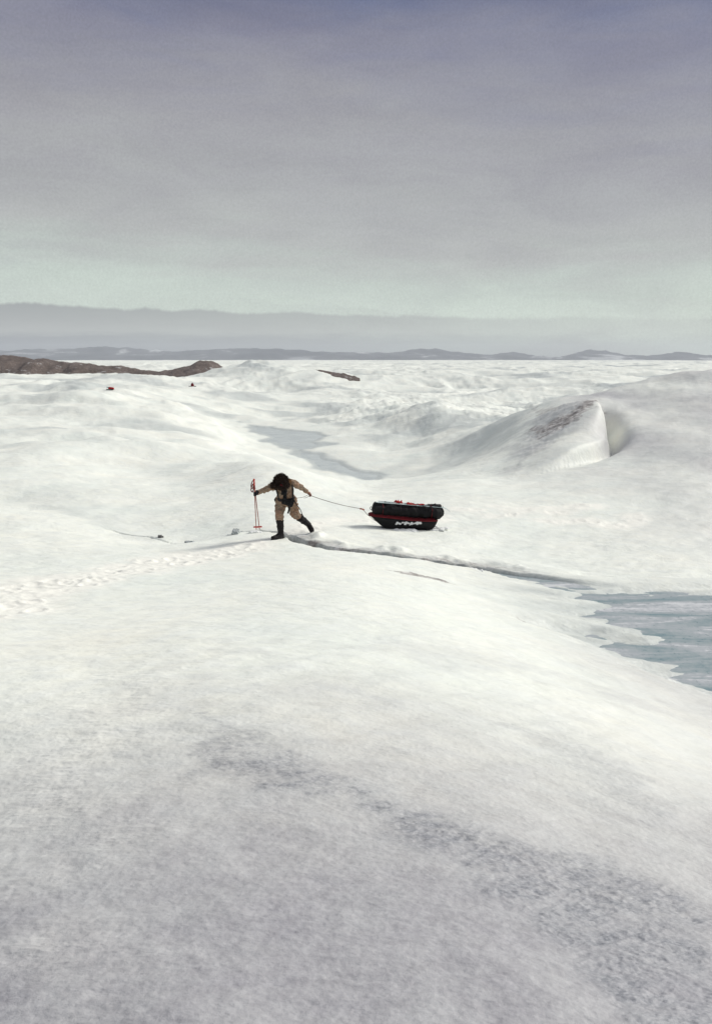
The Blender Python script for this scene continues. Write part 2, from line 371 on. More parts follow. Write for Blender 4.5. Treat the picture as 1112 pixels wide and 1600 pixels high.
    glaze_shade = smooth(7.0, 1.9, r + .8 * gl) * .97 + .25 * smooth(.1, .9, gl) * smooth(12, 5, r)  # grey glazed ice, darkened further near the camera to paint in lens vignetting
    glaze_shade = np.clip(glaze_shade + .5 * smooth(1.2, 4.0, x + .4 * gl) * smooth(13, 9, y) * (y > 0), 0, 1)
    hill_shade = smooth(2.0, 9.0, (x - 3.2) - .12 * (y - 22) + 2 * fbm(x / 7, y / 9, 3, 247)) * smooth(16, 20, y) * smooth(110, 70, y) * .62 * (.8 + .6 * fbm(x / 5, y / 12, 4, 313))  # shade of the right-hand hill, painted as grey
    hill_shade = np.maximum(hill_shade, .6 * smooth(.8, -1.2, poly_sd(x, y, fin_face) + .8 * fbm(x / 2, y / 3, 3, 317)))  # painted shade on the drift face as well
    glaze_shade = np.maximum(glaze_shade, hill_shade)
    c = P(415, 600, 228); ice = np.maximum(ice, .75 * np.exp(-((x - c[0]) / 10) ** 2 - ((y - c[1]) / 16) ** 2) * (.7 + .6 * fbm(x / 5, y / 8, 3, 271)))  # shaded left side of the ice hill, painted with the ice colour
    dirt = np.zeros_like(x)
    for pl, sc_, am in ((dirt_a, 1.2, .55), (dirt_b, 1.0, .9), (dirt_c, .12, .9), (crack_dark, .08, .9)):
        q = poly_sd(x, y, pl) + sc_ * .7 * fbm((x * .86 + y * .5) / (sc_ * 1.6), (-x * .5 + y * .86) / (sc_ * .4), 4, 231)
        dirt = np.maximum(dirt, am * smooth(sc_ * .25, -sc_ * .35, q))
    crust = np.zeros(x.size); crust[idx] = cr * .8; crust = crust.reshape(shp)
    dirt = np.maximum(dirt, bench * (.45 + .55 * smooth(-.05, .45, fbm(x / .5, y / .3, 3, 147))))
    slit_shade = smooth(.98, .72, d / wdt + .12 * (sg > 0)) * smooth(.12, .3, dp)  # shade deep in the crack, painted near black
    return h, ice, dirt, gm, np.maximum(crust, rm * .3), slit_shade, glaze_shade

# ------------------------------------------------------------------ materials
MATS = {}
def newmat(name):
    global nt
    m = bpy.data.materials.new(name); m.use_nodes = True; nt = m.node_tree; nt.nodes.clear(); MATS[name] = m
    b = N('ShaderNodeBsdfPrincipled'); o = N('ShaderNodeOutputMaterial'); Lk(b.outputs[0], o.inputs[0])
    return m, b, o
def bump(b, hgt, strength, dist, prev=None):
    n = N('ShaderNodeBump'); n.inputs['Strength'].default_value = strength; n.inputs['Distance'].default_value = dist
    Lk(hgt, n.inputs['Height'])
    if prev: Lk(prev, n.inputs['Normal'])
    return n.outputs[0]
def setc(b, key, v):
    if isinstance(v, tuple): b.inputs[key].default_value = (*v, 1)
    elif isinstance(v, (int, float)): b.inputs[key].default_value = v
    else: Lk(v, b.inputs[key])

m_snow, b, o_ = newmat('snow')
pos = N('ShaderNodeNewGeometry').outputs['Position']
at = N('ShaderNodeAttribute', attribute_name='zones'); sep = N('ShaderNodeSeparateColor'); Lk(at.outputs['Color'], sep.inputs[0])
at2 = N('ShaderNodeAttribute', attribute_name='zones_b'); sep2 = N('ShaderNodeSeparateColor'); Lk(at2.outputs['Color'], sep2.inputs[0])
zi, zd, zg = sep.outputs; zc, zs = sep2.outputs[0], sep2.outputs[1]
n1 = noise(pos, .35, 5, .6); n2 = noise(mapping(pos, (1, 1.5, 1), (0, 0, R(25))), 3.0, 5, .55); n3 = noise(pos, 55, 3, .7); n4 = noise(pos, 190, 2, .6)
snow = ramp(n1, [(.3, (.81, .85, .775)), (.55, (.88, .89, .80)), (.75, (.91, .90, .79))])
snow = mixc(ramp(n2, [(.35, .0), (.7, .5)]), snow, (.77, .80, .78))
snow = mixc(ramp(n3, [(.42, 0.0), (.62, .08)]), snow, (.64, .67, .67))
icec = ramp(n2, [(.3, (.37, .41, .41)), (.6, (.47, .51, .50)), (.8, (.60, .63, .61))])
glz_shade = sep2.outputs[2]  # glazed ice together with painted shade
c_ = mixc(math_('MULTIPLY', glz_shade, ramp(n2, [(.3, 1.0), (.7, .82)])), snow, mixc(ramp(noise(pos, 14, 6, .8), [(.35, 0), (.65, 1)]), (.275, .265, .295), (.415, .41, .435)))
c_ = mixc(zc, c_, (.93, .91, .83))
c_ = mixc(zi, c_, icec)
gcol = ramp(noise(mapping(pos, (1, 1.9, 1), (0, 0, R(28))), 34, 5, .75), [(.36, (.17, .18, .205)), (.5, (.27, .28, .305)), (.66, (.44, .44, .46))])
c_ = mixc(math_('MULTIPLY', zg, ramp(noise(mapping(pos, (1, 2.6, 1), (0, 0, R(28))), 5, 5, .7), [(.36, .30), (.6, .88)])), c_, gcol)
dirtc = ramp(noise(pos, 2.2, 6, .75), [(.4, (.16, .14, .13)), (.5, (.34, .31, .29)), (.6, (.66, .64, .62))])
c_ = mixc(zd, c_, dirtc)
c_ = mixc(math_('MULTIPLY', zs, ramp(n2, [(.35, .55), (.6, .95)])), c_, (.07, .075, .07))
setc(b, 'Base Color', c_)
rg = ramp(zi, [(0, .62), (1, .30)]); setc(b, 'Roughness', rg)
b.inputs['Specular IOR Level'].default_value = .35
bm0 = bump(b, noise(mapping(pos, (1, 1.2, 1), (0, 0, R(20))), .28, 6, .62, .5), .18, .6, bump(b, noise(mapping(pos, (1, 1.35, 1), (0, 0, R(25))), .9, 5, .6), .3, .2)); bm1 = bump(b, n2, .4, .05, bm0); bm2 = bump(b, n3, .35, .005, bm1); bm3 = bump(b, n4, .5, .0025, bm2)
Lk(bm3, b.inputs['Normal'])

m_ice, b, o_ = newmat('frozen_meltwater')
pos = N('ShaderNodeNewGeometry').outputs['Position']
ni = noise(mapping(pos, (.6, 3.4, 1), (0, 0, R(8))), .55, 7, .7, .8); nf = noise(pos, 9, 5, .7)
setc(b, 'Base Color', ramp(math_('ADD', math_('MULTIPLY', ni, .8), math_('MULTIPLY', nf, .2)),
     [(.38, (.19, .275, .295)), (.47, (.32, .375, .385)), (.55, (.43, .455, .47)), (.61, (.66, .67, .68))]))
setc(b, 'Roughness', ramp(nf, [(.3, .22), (.7, .5)])); b.inputs['Specular IOR Level'].default_value = .3
Lk(bump(b, nf, .2, .01), b.inputs['Normal'])

m_lake, b, o_ = newmat('lake_ice')
pos = N('ShaderNodeNewGeometry').outputs['Position']
nf = noise(pos, .8, 6, .7)
setc(b, 'Base Color', ramp(nf, [(.35, (.45, .49, .49)), (.65, (.56, .60, .59))])); b.inputs['Roughness'].default_value = .5
b.inputs['Specular IOR Level'].default_value = .2

m_rock, b, o_ = newmat('moraine_rubble')
pos = N('ShaderNodeNewGeometry').outputs['Position']
na = noise(pos, .25, 6, .7); nb = noise(pos, 1.2, 5, .8)
cc = ramp(na, [(.3, (.10, .075, .065)), (.5, (.19, .145, .125)), (.7, (.28, .23, .21))])
cc = mixc(ramp(nb, [(.35, .7), (.6, 0)]), cc, (.05, .04, .037))
cc = mixc(ramp(noise(mapping(pos, (1, 1, 2.5)), .16, 5, .7), [(.60, 0), (.66, .6)]), cc, (.62, .62, .62))
setc(b, 'Base Color', cc); b.inputs['Roughness'].default_value = .95; Lk(bump(b, nb, 1, .8), b.inputs['Normal'])

m_hill, b, o_ = newmat('far_hillside')
pos = N('ShaderNodeNewGeometry').outputs['Position']
na = noise(mapping(pos, (1, .4, 7)), .0016, 6, .62, .4)
setc(b, 'Base Color', ramp(na, [(.40, (.035, .04, .06)), (.55, (.085, .09, .11)), (.62, (.42, .43, .44))])); b.inputs['Roughness'].default_value = 1

# ------------------------------------------------------------------ mesh helpers
def link(o, parent=None):
    C.objects.link(o)
    if parent: o.parent = parent
    return o
def mesh_np(name, co, faces, mat, kind=None, smoothf=True):
    me = bpy.data.meshes.new(name); co = np.asarray(co, np.float32); faces = np.asarray(faces, np.int32)
    me.vertices.add(len(co)); me.vertices.foreach_set('co', co.ravel())
    me.loops.add(faces.size); me.loops.foreach_set('vertex_index', faces.ravel())
    me.polygons.add(len(faces)); me.polygons.foreach_set('loop_start', np.arange(0, faces.size, faces.shape[1], dtype=np.int32))
    me.polygons.foreach_set('use_smooth', np.full(len(faces), smoothf)); me.update(); me.validate()
    me.materials.append(mat); o = link(bpy.data.objects.new(name, me))
    if kind: o['kind'] = kind
    return o
def gridfaces(nr, nc, wrap=False):
    i = np.arange(nr - 1)[:, None]; j = np.arange(nc if wrap else nc - 1)[None]; j2 = (j + 1) % nc
    return np.stack([i * nc + j, i * nc + j2, (i + 1) * nc + j2, (i + 1) * nc + j], -1).reshape(-1, 4)

# ------------------------------------------------------------------ snow ground: one sheet out to the horizon
rr = [.25]
while rr[-1] < 3200:
    y = rr[-1]; hh = np.interp(y, [0, 2, 7, 18, 50, 90, 300], [1.7, 1.9, 2.7, 4.3, 7.2, 6, 5])
    k = 1.15 if y < 12 else (.85 if y < 22 else 1.2)
    rr.append(y + min(k * y * y / (F * hh) if y > 1.4 else .05, .0075 * y if y < 900 else .012 * y, ) )
rr = np.array(rr)
core = np.linspace(R(-31), R(31), 800)
side = R(31) + (math.pi - R(31)) * (np.arange(1, 121) / 120.0) ** 1.6
azs = np.concatenate([-side[::-1][1:], core, side])       # one full turn, closed
A_, R_ = np.meshgrid(azs, rr)
X, Y = R_ * np.sin(A_), R_ * np.cos(A_)
H, ICE, DIRT, GM, CRU, SLIT_SHADE, GLZ_SHADE = terrain(X, Y)
edge_drop = smooth(2500, 3200, R_) * 60
H = H - edge_drop
co = np.stack([X, Y, H], -1).reshape(-1, 3)
fc = gridfaces(len(rr), len(azs), True)[:, ::-1]
ctr = len(co); co = np.vstack([co, [[0, 0, float(H[0].mean())]]])
snow_o = mesh_np('snow_ground', co, fc, m_snow, 'structure')
capb = bmesh.new(); capb.from_mesh(snow_o.data); capb.verts.ensure_lookup_table()
n0 = len(azs)
for j in range(n0):
    try:
        f = capb.faces.new((capb.verts[ctr], capb.verts[(j + 1) % n0], capb.verts[j])); f.smooth = True
    except ValueError: pass
capb.to_mesh(snow_o.data); capb.free()
def setattr_col(o, name, chans):
    a = o.data.attributes.new(name, 'FLOAT_COLOR', 'POINT'); n = len(o.data.vertices); d = np.zeros((n, 4), np.float32); d[:, 3] = 1
    for i, c in enumerate(chans): d[:c.size, i] = c.ravel()
    a.data.foreach_set('color', d.ravel())
setattr_col(snow_o, 'zones', (ICE, DIRT, GM)); setattr_col(snow_o, 'zones_b', (CRU, SLIT_SHADE, GLZ_SHADE))
print('ground rows/cols', len(rr), len(azs))
def gz(x, y): return float(terrain(np.array([[float(x)]]), np.array([[float(y)]]), False)[0, 0])

def sheet(name, pts, z, mat, n=60, pad=1.0):
    xs = [p[0] for p in pts]; ys = [p[1] for p in pts]
    gx = np.linspace(min(xs) - pad, max(xs) + pad, n); gy = np.linspace(min(ys) - pad, max(ys) + pad, n)
    GX, GY = np.meshgrid(gx, gy); GZ = np.full(GX.shape, z) + .004 * fbm(GX / 2, GY / 2, 2, 7)
    o = mesh_np(name, np.stack([GX, GY, GZ], -1).reshape(-1, 3), gridfaces(n, n), mat, 'structure')
    # keep only the part that lies near the water's outline
    bmx = bmesh.new(); bmx.from_mesh(o.data)
    sdv = poly_sd(GX.ravel(), GY.ravel(), pts); bmx.verts.ensure_lookup_table()
    bmesh.ops.delete(bmx, geom=[v for v, s_ in zip(bmx.verts, sdv) if s_ > pad], context='VERTS')
    bmx.to_mesh(o.data); bmx.free(); return o
sheet('frozen_lake', lake, LAKE_Z - .06, m_lake, 120, 1.2)
sheet('frozen_stream', stream, STREAM_Z - .02, m_ice, 160, .5)

# ------------------------------------------------------------------ moraine ridges and far hills
def ridge(name, top_px, y0, base_z, mat, depth, n=140, m=24, rough=1.0, seed=0):
    us = np.linspace(top_px[0][0], top_px[-1][0], n)
    vt = np.interp(us, [p[0] for p in top_px], [p[1] for p in top_px])
    vt = vt - 1.5 * fbm(us / 14.0, us * 0, 4, seed + 3)
    co = []
    for j in range(m):
        s_ = j / (m - 1) * 2 - 1                       # -1 camera side .. +1 far side
        for u, v in zip(us, vt):
            p = P(u, v, y0); e = min(1.0, min(u - us[0], us[-1] - u) / (us[-1] - us[0]) * 12)
            k = 1 - abs(s_) ** 1.15
            x, y = p[0], p[1] + s_ * depth
            z = base_z + (p[2] - base_z) * k * (.6 + .4 * e) if e < 1 else base_z + (p[2] - base_z) * k
            z += rough * (1 - .8 * k ** 8) * float(fbm(np.array([x / (depth * .35)]), np.array([y / (depth * .5)]), 4, seed)[0]) * (p[2] - base_z) * .22 * min(1, k * 3)
            co.append((x, y, z))
    return mesh_np(name, co, gridfaces(m, n)[:, ::-1], mat, 'structure')
ridge('moraine_ridge', [(-260, 548), (-120, 549), (-30, 551), (12, 554), (30, 555), (60, 560), (100, 565), (125, 566), (150, 569), (175, 571), (200, 574), (225, 579), (250, 581), (262, 579), (280, 574), (295, 571), (305, 567), (315, 563),
      (330, 563), (340, 565), (352, 571), (366, 578), (380, 588), (395, 596)], 330, EYE - 12, m_rock, 34, 260, 30, 1.0, 3)
ridge('moraine_bank', [(478, 577), (490, 577), (505, 578), (520, 581), (535, 583), (548, 586), (562, 589)], 212, min(gz(P(u_, 588, 212)[0], 207) for u_ in (495, 520, 545)) - .3, m_rock, 9, 60, 16, .4, 5)
def hills(name, top_px, y0, seed, depth, jit):
    n, m = 500, 26
    us = np.linspace(top_px[0][0], top_px[-1][0], n); vt = np.interp(us, [p[0] for p in top_px], [p[1] for p in top_px])
    j = np.linspace(-1, 1, m)[:, None]
    a = (us - 556) / F; x = a * y0 / cp; top = np.array([P(0, v, y0)[2] for v in vt])
    XX = np.broadcast_to(x[None], (m, n)) * (1 + j * depth / y0); YY = y0 + j * depth + 0 * XX
    kk = 1 - np.abs(j) ** 1.4; bz = EYE - 60
    nz = ridged(XX / 700, YY / 900, 5, seed) - .5
    ZZ = bz + (top[None] - bz) * kk + nz * jit * np.minimum(1, kk * 2) + 9 * fbm(XX / 110, YY / 300, 5, seed + 9) * np.minimum(1, kk * 2)
    return mesh_np(name, np.stack([XX, YY, ZZ], -1).reshape(-1, 3), gridfaces(m, n)[:, ::-1], m_hill, 'structure')
hills('distant_hills', [(-900, 549), (-300, 546), (12, 547), (90, 546), (160, 543), (220, 545), (300, 549), (360, 545), (420, 546), (480, 549), (560, 552), (630, 549), (650, 546), (690, 548), (720, 553), (750, 554),
      (765, 555), (790, 552), (820, 555), (865, 557), (885, 551), (930, 548), (960, 553), (1015, 555), (1040, 551), (1080, 554), (1140, 556), (1500, 553), (2000, 550)], 7200, 11, 900, 34)

# ------------------------------------------------------------------ HAZE
def haze():
    m = bpy.data.materials.new('haze'); m.use_nodes = True; t = m.node_tree; t.nodes.clear()
    v = t.nodes.new('ShaderNodeVolumePrincipled'); v.inputs['Color'].default_value = (.86, .90, .96, 1); v.inputs['Density'].default_value = 8e-5
    v.inputs['Anisotropy'].default_value = 0.0
    o = t.nodes.new('ShaderNodeOutputMaterial'); t.links.new(v.outputs[0], o.inputs['Volume'])
    b = bmesh.new(); bmesh.ops.create_cube(b, size=1)
    lo, hi = Vector((-11000, -4000, -90)), Vector((11000, 9000, 130))
    for q in b.verts: q.co = Vector(((lo.x + hi.x) / 2 + q.co.x * (hi.x - lo.x), (lo.y + hi.y) / 2 + q.co.y * (hi.y - lo.y), (lo.z + hi.z) / 2 + q.co.z * (hi.z - lo.z)))
    me = bpy.data.meshes.new('haze'); b.to_mesh(me); b.free(); me.materials.append(m)
    ob = link(bpy.data.objects.new('haze', me)); ob['kind'] = 'stuff'
haze()

# ------------------------------------------------------------------ object helpers
def simple(name, colr, rough=.8, var=.25, scale=14, bumps=.4, bdist=.01, spec=.3):
    m, b, o = newmat(name); p = N('ShaderNodeTexCoord').outputs['Object']
    n = noise(p, scale, 5, .65)
    d = tuple(c * (1 - var) for c in colr); l = tuple(min(1, c * (1 + var)) for c in colr)
    setc(b, 'Base Color', ramp(n, [(.3, d), (.7, l)])); b.inputs['Roughness'].default_value = rough
    b.inputs['Specular IOR Level'].default_value = spec
    Lk(bump(b, n, bumps, bdist), b.inputs['Normal']); return m
m_tan = simple('tan_canvas', (.42, .255, .175), .9, .32, 9, .7, .03)
mt_, b_t, _o = newmat('weathered_canvas'); p_ = N('ShaderNodeTexCoord').outputs['Object']
cA = mixc(ramp(noise(p_, 4.5, 4, .6), [(.38, 0), (.62, 1)]), (.46, .285, .19), (.38, .31, .235))
cA = mixc(ramp(noise(mapping(p_, (1, 1, 2.2)), 17, 5, .7), [(.36, .65), (.56, 0)]), cA, (.20, .125, .085))
setc(b_t, 'Base Color', cA); b_t.inputs['Roughness'].default_value = .95; b_t.inputs['Specular IOR Level'].default_value = .1
Lk(bump(b_t, noise(mapping(p_, (1, 1, 2.5), (.3, .2, 0)), 14, 4, .6, .8), 1.0, .05), b_t.inputs['Normal']); m_tan = mt_
m_skin = simple('weathered_skin', (.28, .13, .09), .6, .15, 30)
m_black = simple('black_nylon', (.007, .007, .008), .8, .3, 10, .6, .02)
m_glove = simple('black_wool', (.012, .012, .014), .95, .3, 60)
m_hair = simple('dark_fur', (.030, .018, .012), .9, .5, 6)
m_gold = simple('tawny_fur', (.30, .17, .08), .9, .3, 12)
m_boot = simple('black_boot_fabric', (.013, .010, .011), .8, .3, 16, .6, .01)
m_red = simple('red_fabric', (.42, .018, .018), .75, .3, 12)
m_dred = simple('dark_red_cover', (.13, .006, .010), .8, .4, 12)
m_redpl = simple('red_plastic', (.50, .035, .02), .4, .15, 8, .1)
m_shaft = simple('brown_red_shaft', (.34, .09, .06), .4, .2, 8, .1)
m_hull = simple('black_plastic', (.006, .006, .007), .6, .3, 6, .3, .005, .2)
m_strap = simple('black_webbing', (.018, .017, .018), .8, .2, 40)
m_ski = simple('pale_ski', (.50, .60, .60), .4, .2, 10, .1)
m_rope = simple('grey_rope', (.16, .13, .12), .9, .2, 50)
m_orope = simple('orange_cord', (.50, .13, .06), .9, .2, 50)
m_buckle = simple('steel_buckle', (.35, .35, .36), .35, .1, 20, .1)
m_chunk = simple('dirty_ice', (.40, .43, .43), .6, .45, 9, .8, .02)
m_wchunk = simple('crusted_snow', (.84, .85, .83), .75, .06, 9, .8, .02)
m_stone = simple('dark_stone', (.13, .13, .13), .9, .3, 20, .8, .02)

def V(*a): return Vector(a)
def bm_capsule(bm, p0, p1, r0, r1, seg=14, rings=5):
    p0, p1 = Vector(p0), Vector(p1); ax = (p1 - p0); L = ax.length
    q = ax.normalized().to_track_quat('Z', 'Y') if L > 1e-6 else Quaternion()
    prof = []
    for i in range(rings + 1):
        a = -math.pi / 2 + (math.pi / 2) * i / rings; prof.append((r0 * math.cos(a), r0 * math.sin(a)))
    for i in range(rings + 1):
        a = (math.pi / 2) * i / rings; prof.append((r1 * math.cos(a), L + r1 * math.sin(a)))
    prev = None; first = None
    for k, (rad, z) in enumerate(prof):
        if rad < 1e-6: ring = [bm.verts.new(p0 + q @ V(0, 0, z))]
        else: ring = [bm.verts.new(p0 + q @ V(rad * math.cos(2 * math.pi * j / seg), rad * math.sin(2 * math.pi * j / seg), z)) for j in range(seg)]
        if prev:
            n = seg
            for j in range(n):
                a, b_ = prev[j % len(prev)], prev[(j + 1) % len(prev)]; c, d = ring[(j + 1) % len(ring)], ring[j % len(ring)]
                vs_ = []
                for vv in (a, b_, c, d):
                    if vv not in vs_: vs_.append(vv)
                if len(vs_) > 2:
                    try: bm.faces.new(vs_)
                    except ValueError: pass
        prev = ring
def bm_ell(bm, c, rad, rot=None, sub=3):
    M = Matrix.Translation(Vector(c)) @ (rot.to_matrix().to_4x4() if rot else Matrix.Identity(4)) @ Matrix.Diagonal((*rad, 1))
    bmesh.ops.create_icosphere(bm, subdivisions=sub, radius=1, matrix=M)
def bm_box(bm, c, size, rot=None, bev=0):
    t = bmesh.new(); bmesh.ops.create_cube(t, size=1)
    for v in t.verts: v.co = Vector((v.co.x * size[0], v.co.y * size[1], v.co.z * size[2]))
    if bev: bmesh.ops.bevel(t, geom=t.edges[:], offset=bev, segments=2, affect='EDGES', profile=.6)
    for v in t.verts: v.co = (rot @ v.co if rot else v.co) + Vector(c)
    me = bpy.data.meshes.new('t'); t.to_mesh(me); bm.from_mesh(me); bpy.data.meshes.remove(me); t.free()
def bm_tube(bm, pts, rad, seg=7, flat=1.0, up=None):
    pts = [Vector(p) for p in pts]; n = len(pts); prev = None; rads = rad if isinstance(rad, (list, tuple)) else [rad] * n
    for i, p in enumerate(pts):
        t = (pts[min(i + 1, n - 1)] - pts[max(i - 1, 0)]).normalized()
        u_ = Vector(up) if up else (V(0, 0, 1) if abs(t.z) < .9 else V(1, 0, 0))
        a = t.cross(u_).normalized(); b_ = a.cross(t).normalized()
        ring = [bm.verts.new(p + a * math.cos(2 * math.pi * j / seg) * rads[i] + b_ * math.sin(2 * math.pi * j / seg) * rads[i] * flat) for j in range(seg)]
        if prev:
            for j in range(seg): bm.faces.new((prev[j], prev[(j + 1) % seg], ring[(j + 1) % seg], ring[j]))
        else: bm.faces.new(ring[::-1])
        prev = ring
    bm.faces.new(prev)
def curve_pts(pts, n=24):        # Catmull-Rom
    pts = [Vector(p) for p in pts]; q = [pts[0] * 2 - pts[1]] + pts + [pts[-1] * 2 - pts[-2]]; o = []
    for i in range(1, len(q) - 2):
        for k in range(n):
            t = k / n; a, b_, c, d = q[i - 1], q[i], q[i + 1], q[i + 2]
            o.append(.5 * ((2 * b_) + (c - a) * t + (2 * a - 5 * b_ + 4 * c - d) * t * t + (3 * b_ - a - 3 * c + d) * t ** 3))
    return o + [pts[-1]]
def obj(name, bm, mat, parent=None, sm=True):
    me = bpy.data.meshes.new(name); bmesh.ops.recalc_face_normals(bm, faces=bm.faces[:]); bm.to_mesh(me); bm.free()
    for m in (mat if isinstance(mat, (list, tuple)) else [mat]): me.materials.append(m)
    for p in me.polygons: p.use_smooth = sm
    return link(bpy.data.objects.new(name, me), parent)
def fused(name, bm, mat, parent=None, voxel=.012, smooth_it=4, disp=0, ds=.08, picker=None):
    o = obj(name, bm, mat, None)
    md = o.modifiers.new('r', 'REMESH'); md.mode = 'VOXEL'; md.voxel_size = voxel
    if smooth_it: ms = o.modifiers.new('s', 'SMOOTH'); ms.iterations = smooth_it; ms.factor = .5
    dg = bpy.context.evaluated_depsgraph_get(); me = bpy.data.meshes.new_from_object(o.evaluated_get(dg)); old = o.data
    o.modifiers.clear(); o.data = me; bpy.data.meshes.remove(old); me.name = name
    if disp:
        co = np.empty(len(me.vertices) * 3, np.float32); no = co.copy(); me.vertices.foreach_get('co', co); me.vertices.foreach_get('normal', no)
        co = co.reshape(-1, 3); no = no.reshape(-1, 3)
        k = fbm(co[:, 0] / ds + co[:, 1] / ds * .6, co[:, 2] / (ds * .6) + co[:, 1] / ds, 3, 77) * disp
        if picker: k = k * np.array([0 if picker(Vector(c)) else 1 for c in co])
        me.vertices.foreach_set('co', (co + no * k[:, None]).astype(np.float32).ravel()); me.update()
    me.materials.clear()
    for m in (mat if isinstance(mat, (list, tuple)) else [mat]): me.materials.append(m)
    for p in me.polygons:
        p.use_smooth = True
        if picker: p.material_index = picker(p.center)
    if parent: o.parent = parent
    return o
def thing(name, label, cat, loc=(0, 0, 0), rz=0, group=None):
    o = bpy.data.objects.new(name, None); o.empty_display_size = .2; link(o); o.location = loc; o.rotation_euler = (0, 0, rz)
    o['label'] = label; o['category'] = cat
    if group: o['group'] = group
    return o
def tag(o, label, cat, group=None):
    o['label'] = label; o['category'] = cat
    if group: o['group'] = group
    return o

# ------------------------------------------------------------------ the traveller
def hand_bm(bm, wrist, palm_dir, side_dir, nrm, curl, rr_=.0095, size=1.0):
    """palm plus four unequal bent fingers and a thumb; nrm is the way the palm faces"""
    wr, pd, sd_, nn = map(lambda v: Vector(v).normalized() if v is not wrist else Vector(v), (wrist, palm_dir, side_dir, nrm))
    L = .085 * size
    bm_capsule(bm, wr, wr + pd * L * .55, .026 * size, .030 * size, 10)
    bm_ell(bm, wr + pd * L * .6, (.040 * size,) * 3, None, 2)
    lens = (.070, .079, .074, .058)
    for i, fl in enumerate(lens):
        off = (i - 1.5) * .020 * size
        p = wr + pd * L + sd_ * off; a = 0; segs = (.45, .32, .23)
        bm_capsule(bm, wr + pd * L * .45 + sd_ * off * .8, p, rr_ * 1.15, rr_ * 1.05, 8, 3)
        for k, s_ in enumerate(segs):
            a += curl[k] * (1 + .06 * i); d = pd * math.cos(a) + nn * math.sin(a)
            q = p + d * fl * size * s_ * 1.15; bm_capsule(bm, p, q, rr_ * (1.02 - .1 * k), rr_ * (.92 - .1 * k), 8, 3); p = q
    p = wr + pd * L * .25 - sd_ * .026 * size
    d1 = (pd * .55 - sd_ * .65 + nn * .55).normalized(); q = p + d1 * .038 * size; bm_capsule(bm, p, q, rr_ * 1.35, rr_ * 1.15, 8, 3)
    d2 = (pd * .6 + sd_ * .15 + nn * .8).normalized(); bm_capsule(bm, q, q + d2 * .032 * size, rr_ * 1.15, rr_ * .9, 8, 3)

def GH(u, v, lo=30, hi=600):                    # where the finished ground is seen at a pixel
    a, c = (u - 556) / F, (v - 800) / F
    d = np.array([a, cp - c * sp, -sp - c * cp]); d = d / d[1]
    ys = np.exp(np.linspace(math.log(lo), math.log(hi), 700)); h = terrain(d[0] * ys, ys, False); zs = EYE + d[2] * ys
    i = int(np.argmax(h >= zs)); return np.array([d[0] * ys[i], ys[i], h[i]])
FX, FY, FZ = map(float, GH(436, 841.5, 14, 22))
print('foot at', FX, FY, FZ, [round(gz(FX + a, FY), 3) for a in (-.15, 0, .1)])
per = thing('person', 'person in tan suit and black boots leaning forward and hauling a loaded sled', 'person', (FX, FY, FZ))
LFZ = gz(FX + .72, FY + .55) - FZ
print('foot ground', FZ, 'rear foot', LFZ)
b = bmesh.new()
hipR, hipL = V(.06, .10, .86), V(.27, .13, .86)
knR, anR = V(.025, -.04, .52), V(.045, .0, .12)
knL, anL = V(.385, .30, .49), V(.645, .66, .175 + LFZ)
bm_ell(b, (.165, .11, .88), (.175, .135, .14)); bm_ell(b, (.17, .03, 1.00), (.165, .125, .12))
bm_ell(b, (.16, -.06, 1.12), (.185, .135, .15)); bm_ell(b, (.145, -.15, 1.23), (.205, .135, .13))
bm_capsule(b, hipR, knR, .124, .092); bm_capsule(b, knR, anR, .074, .040)
bm_capsule(b, hipL, knL, .124, .090); bm_capsule(b, knL, anL, .074, .040)
shR, elR, wrR = V(-.055, -.19, 1.27), V(-.25, -.38, 1.205), V(-.40, -.58, 1.175)
shL, elL, wrL = V(.335, -.13, 1.325), V(.515, .02, 1.205), V(.655, .11, 1.075)
bm_capsule(b, (.05, -.14, 1.25), shR, .10, .078); bm_capsule(b, (.23, -.12, 1.28), shL, .10, .078)
bm_capsule(b, shR, elR, .082, .066); bm_capsule(b, elR, wrR, .064, .044)
bm_capsule(b, shL, elL, .084, .064); bm_capsule(b, elL, wrL, .063, .040)
nk = V(.13, -.26, 1.33); hd = V(.105, -.36, 1.375)
bm_capsule(b, (.14, -.17, 1.27), nk, .07, .058); bm_capsule(b, nk, hd, .056, .06)
fd = V(-.12, -.62, -.78).normalized(); upv = V(0, -.78, .62).normalized(); rtv = fd.cross(upv).normalized()   # where the bowed face looks
bm_ell(b, hd, (.078, .098, .112), (Matrix((rtv, fd, upv)).transposed()).to_quaternion())
bm_ell(b, hd - upv * .055 + fd * .03, (.055, .06, .06)); bm_capsule(b, hd + fd * .088 + upv * .015, hd + fd * .115 - upv * .018, .010, .016, 8)
for s_ in (-1, 1):
    bm_ell(b, hd + rtv * s_ * .079 - fd * .005, (.012, .02, .03)); bm_ell(b, hd + fd * .083 + upv * .035 + rtv * s_ * .03, (.026, .012, .010))
bm_capsule(b, hd + fd * .088 - upv * .052 - rtv * .02, hd + fd * .088 - upv * .052 + rtv * .02, .008, .008, 8)
pd = (wrL - elL).normalized(); nn = V(.2, -.3, -.95); nn = (nn - pd * nn.dot(pd)).normalized(); hand_bm(b, wrL + pd * .01, pd, pd.cross(nn), nn, (.7, .9, .7))
gd = (wrR - elR).normalized(); gn = V(.75, -.55, .0); gn = (gn - gd * gn.dot(gd)).normalized(); hand_bm(b, wrR + gd * .01, gd, V(0, 0, -1), gn, (.9, 1.0, .8))
def pick(c):
    if (c - hd).length < .125 and (c - hd).dot(V(.02, .1, -.03)) < .006: return 1
    if (c - wrL).dot(pd) > .012 and c.x > .62: return 1
    return 0
body = fused('body', b, [m_tan, m_skin], per, .0075, 3, .020, .085, pick)
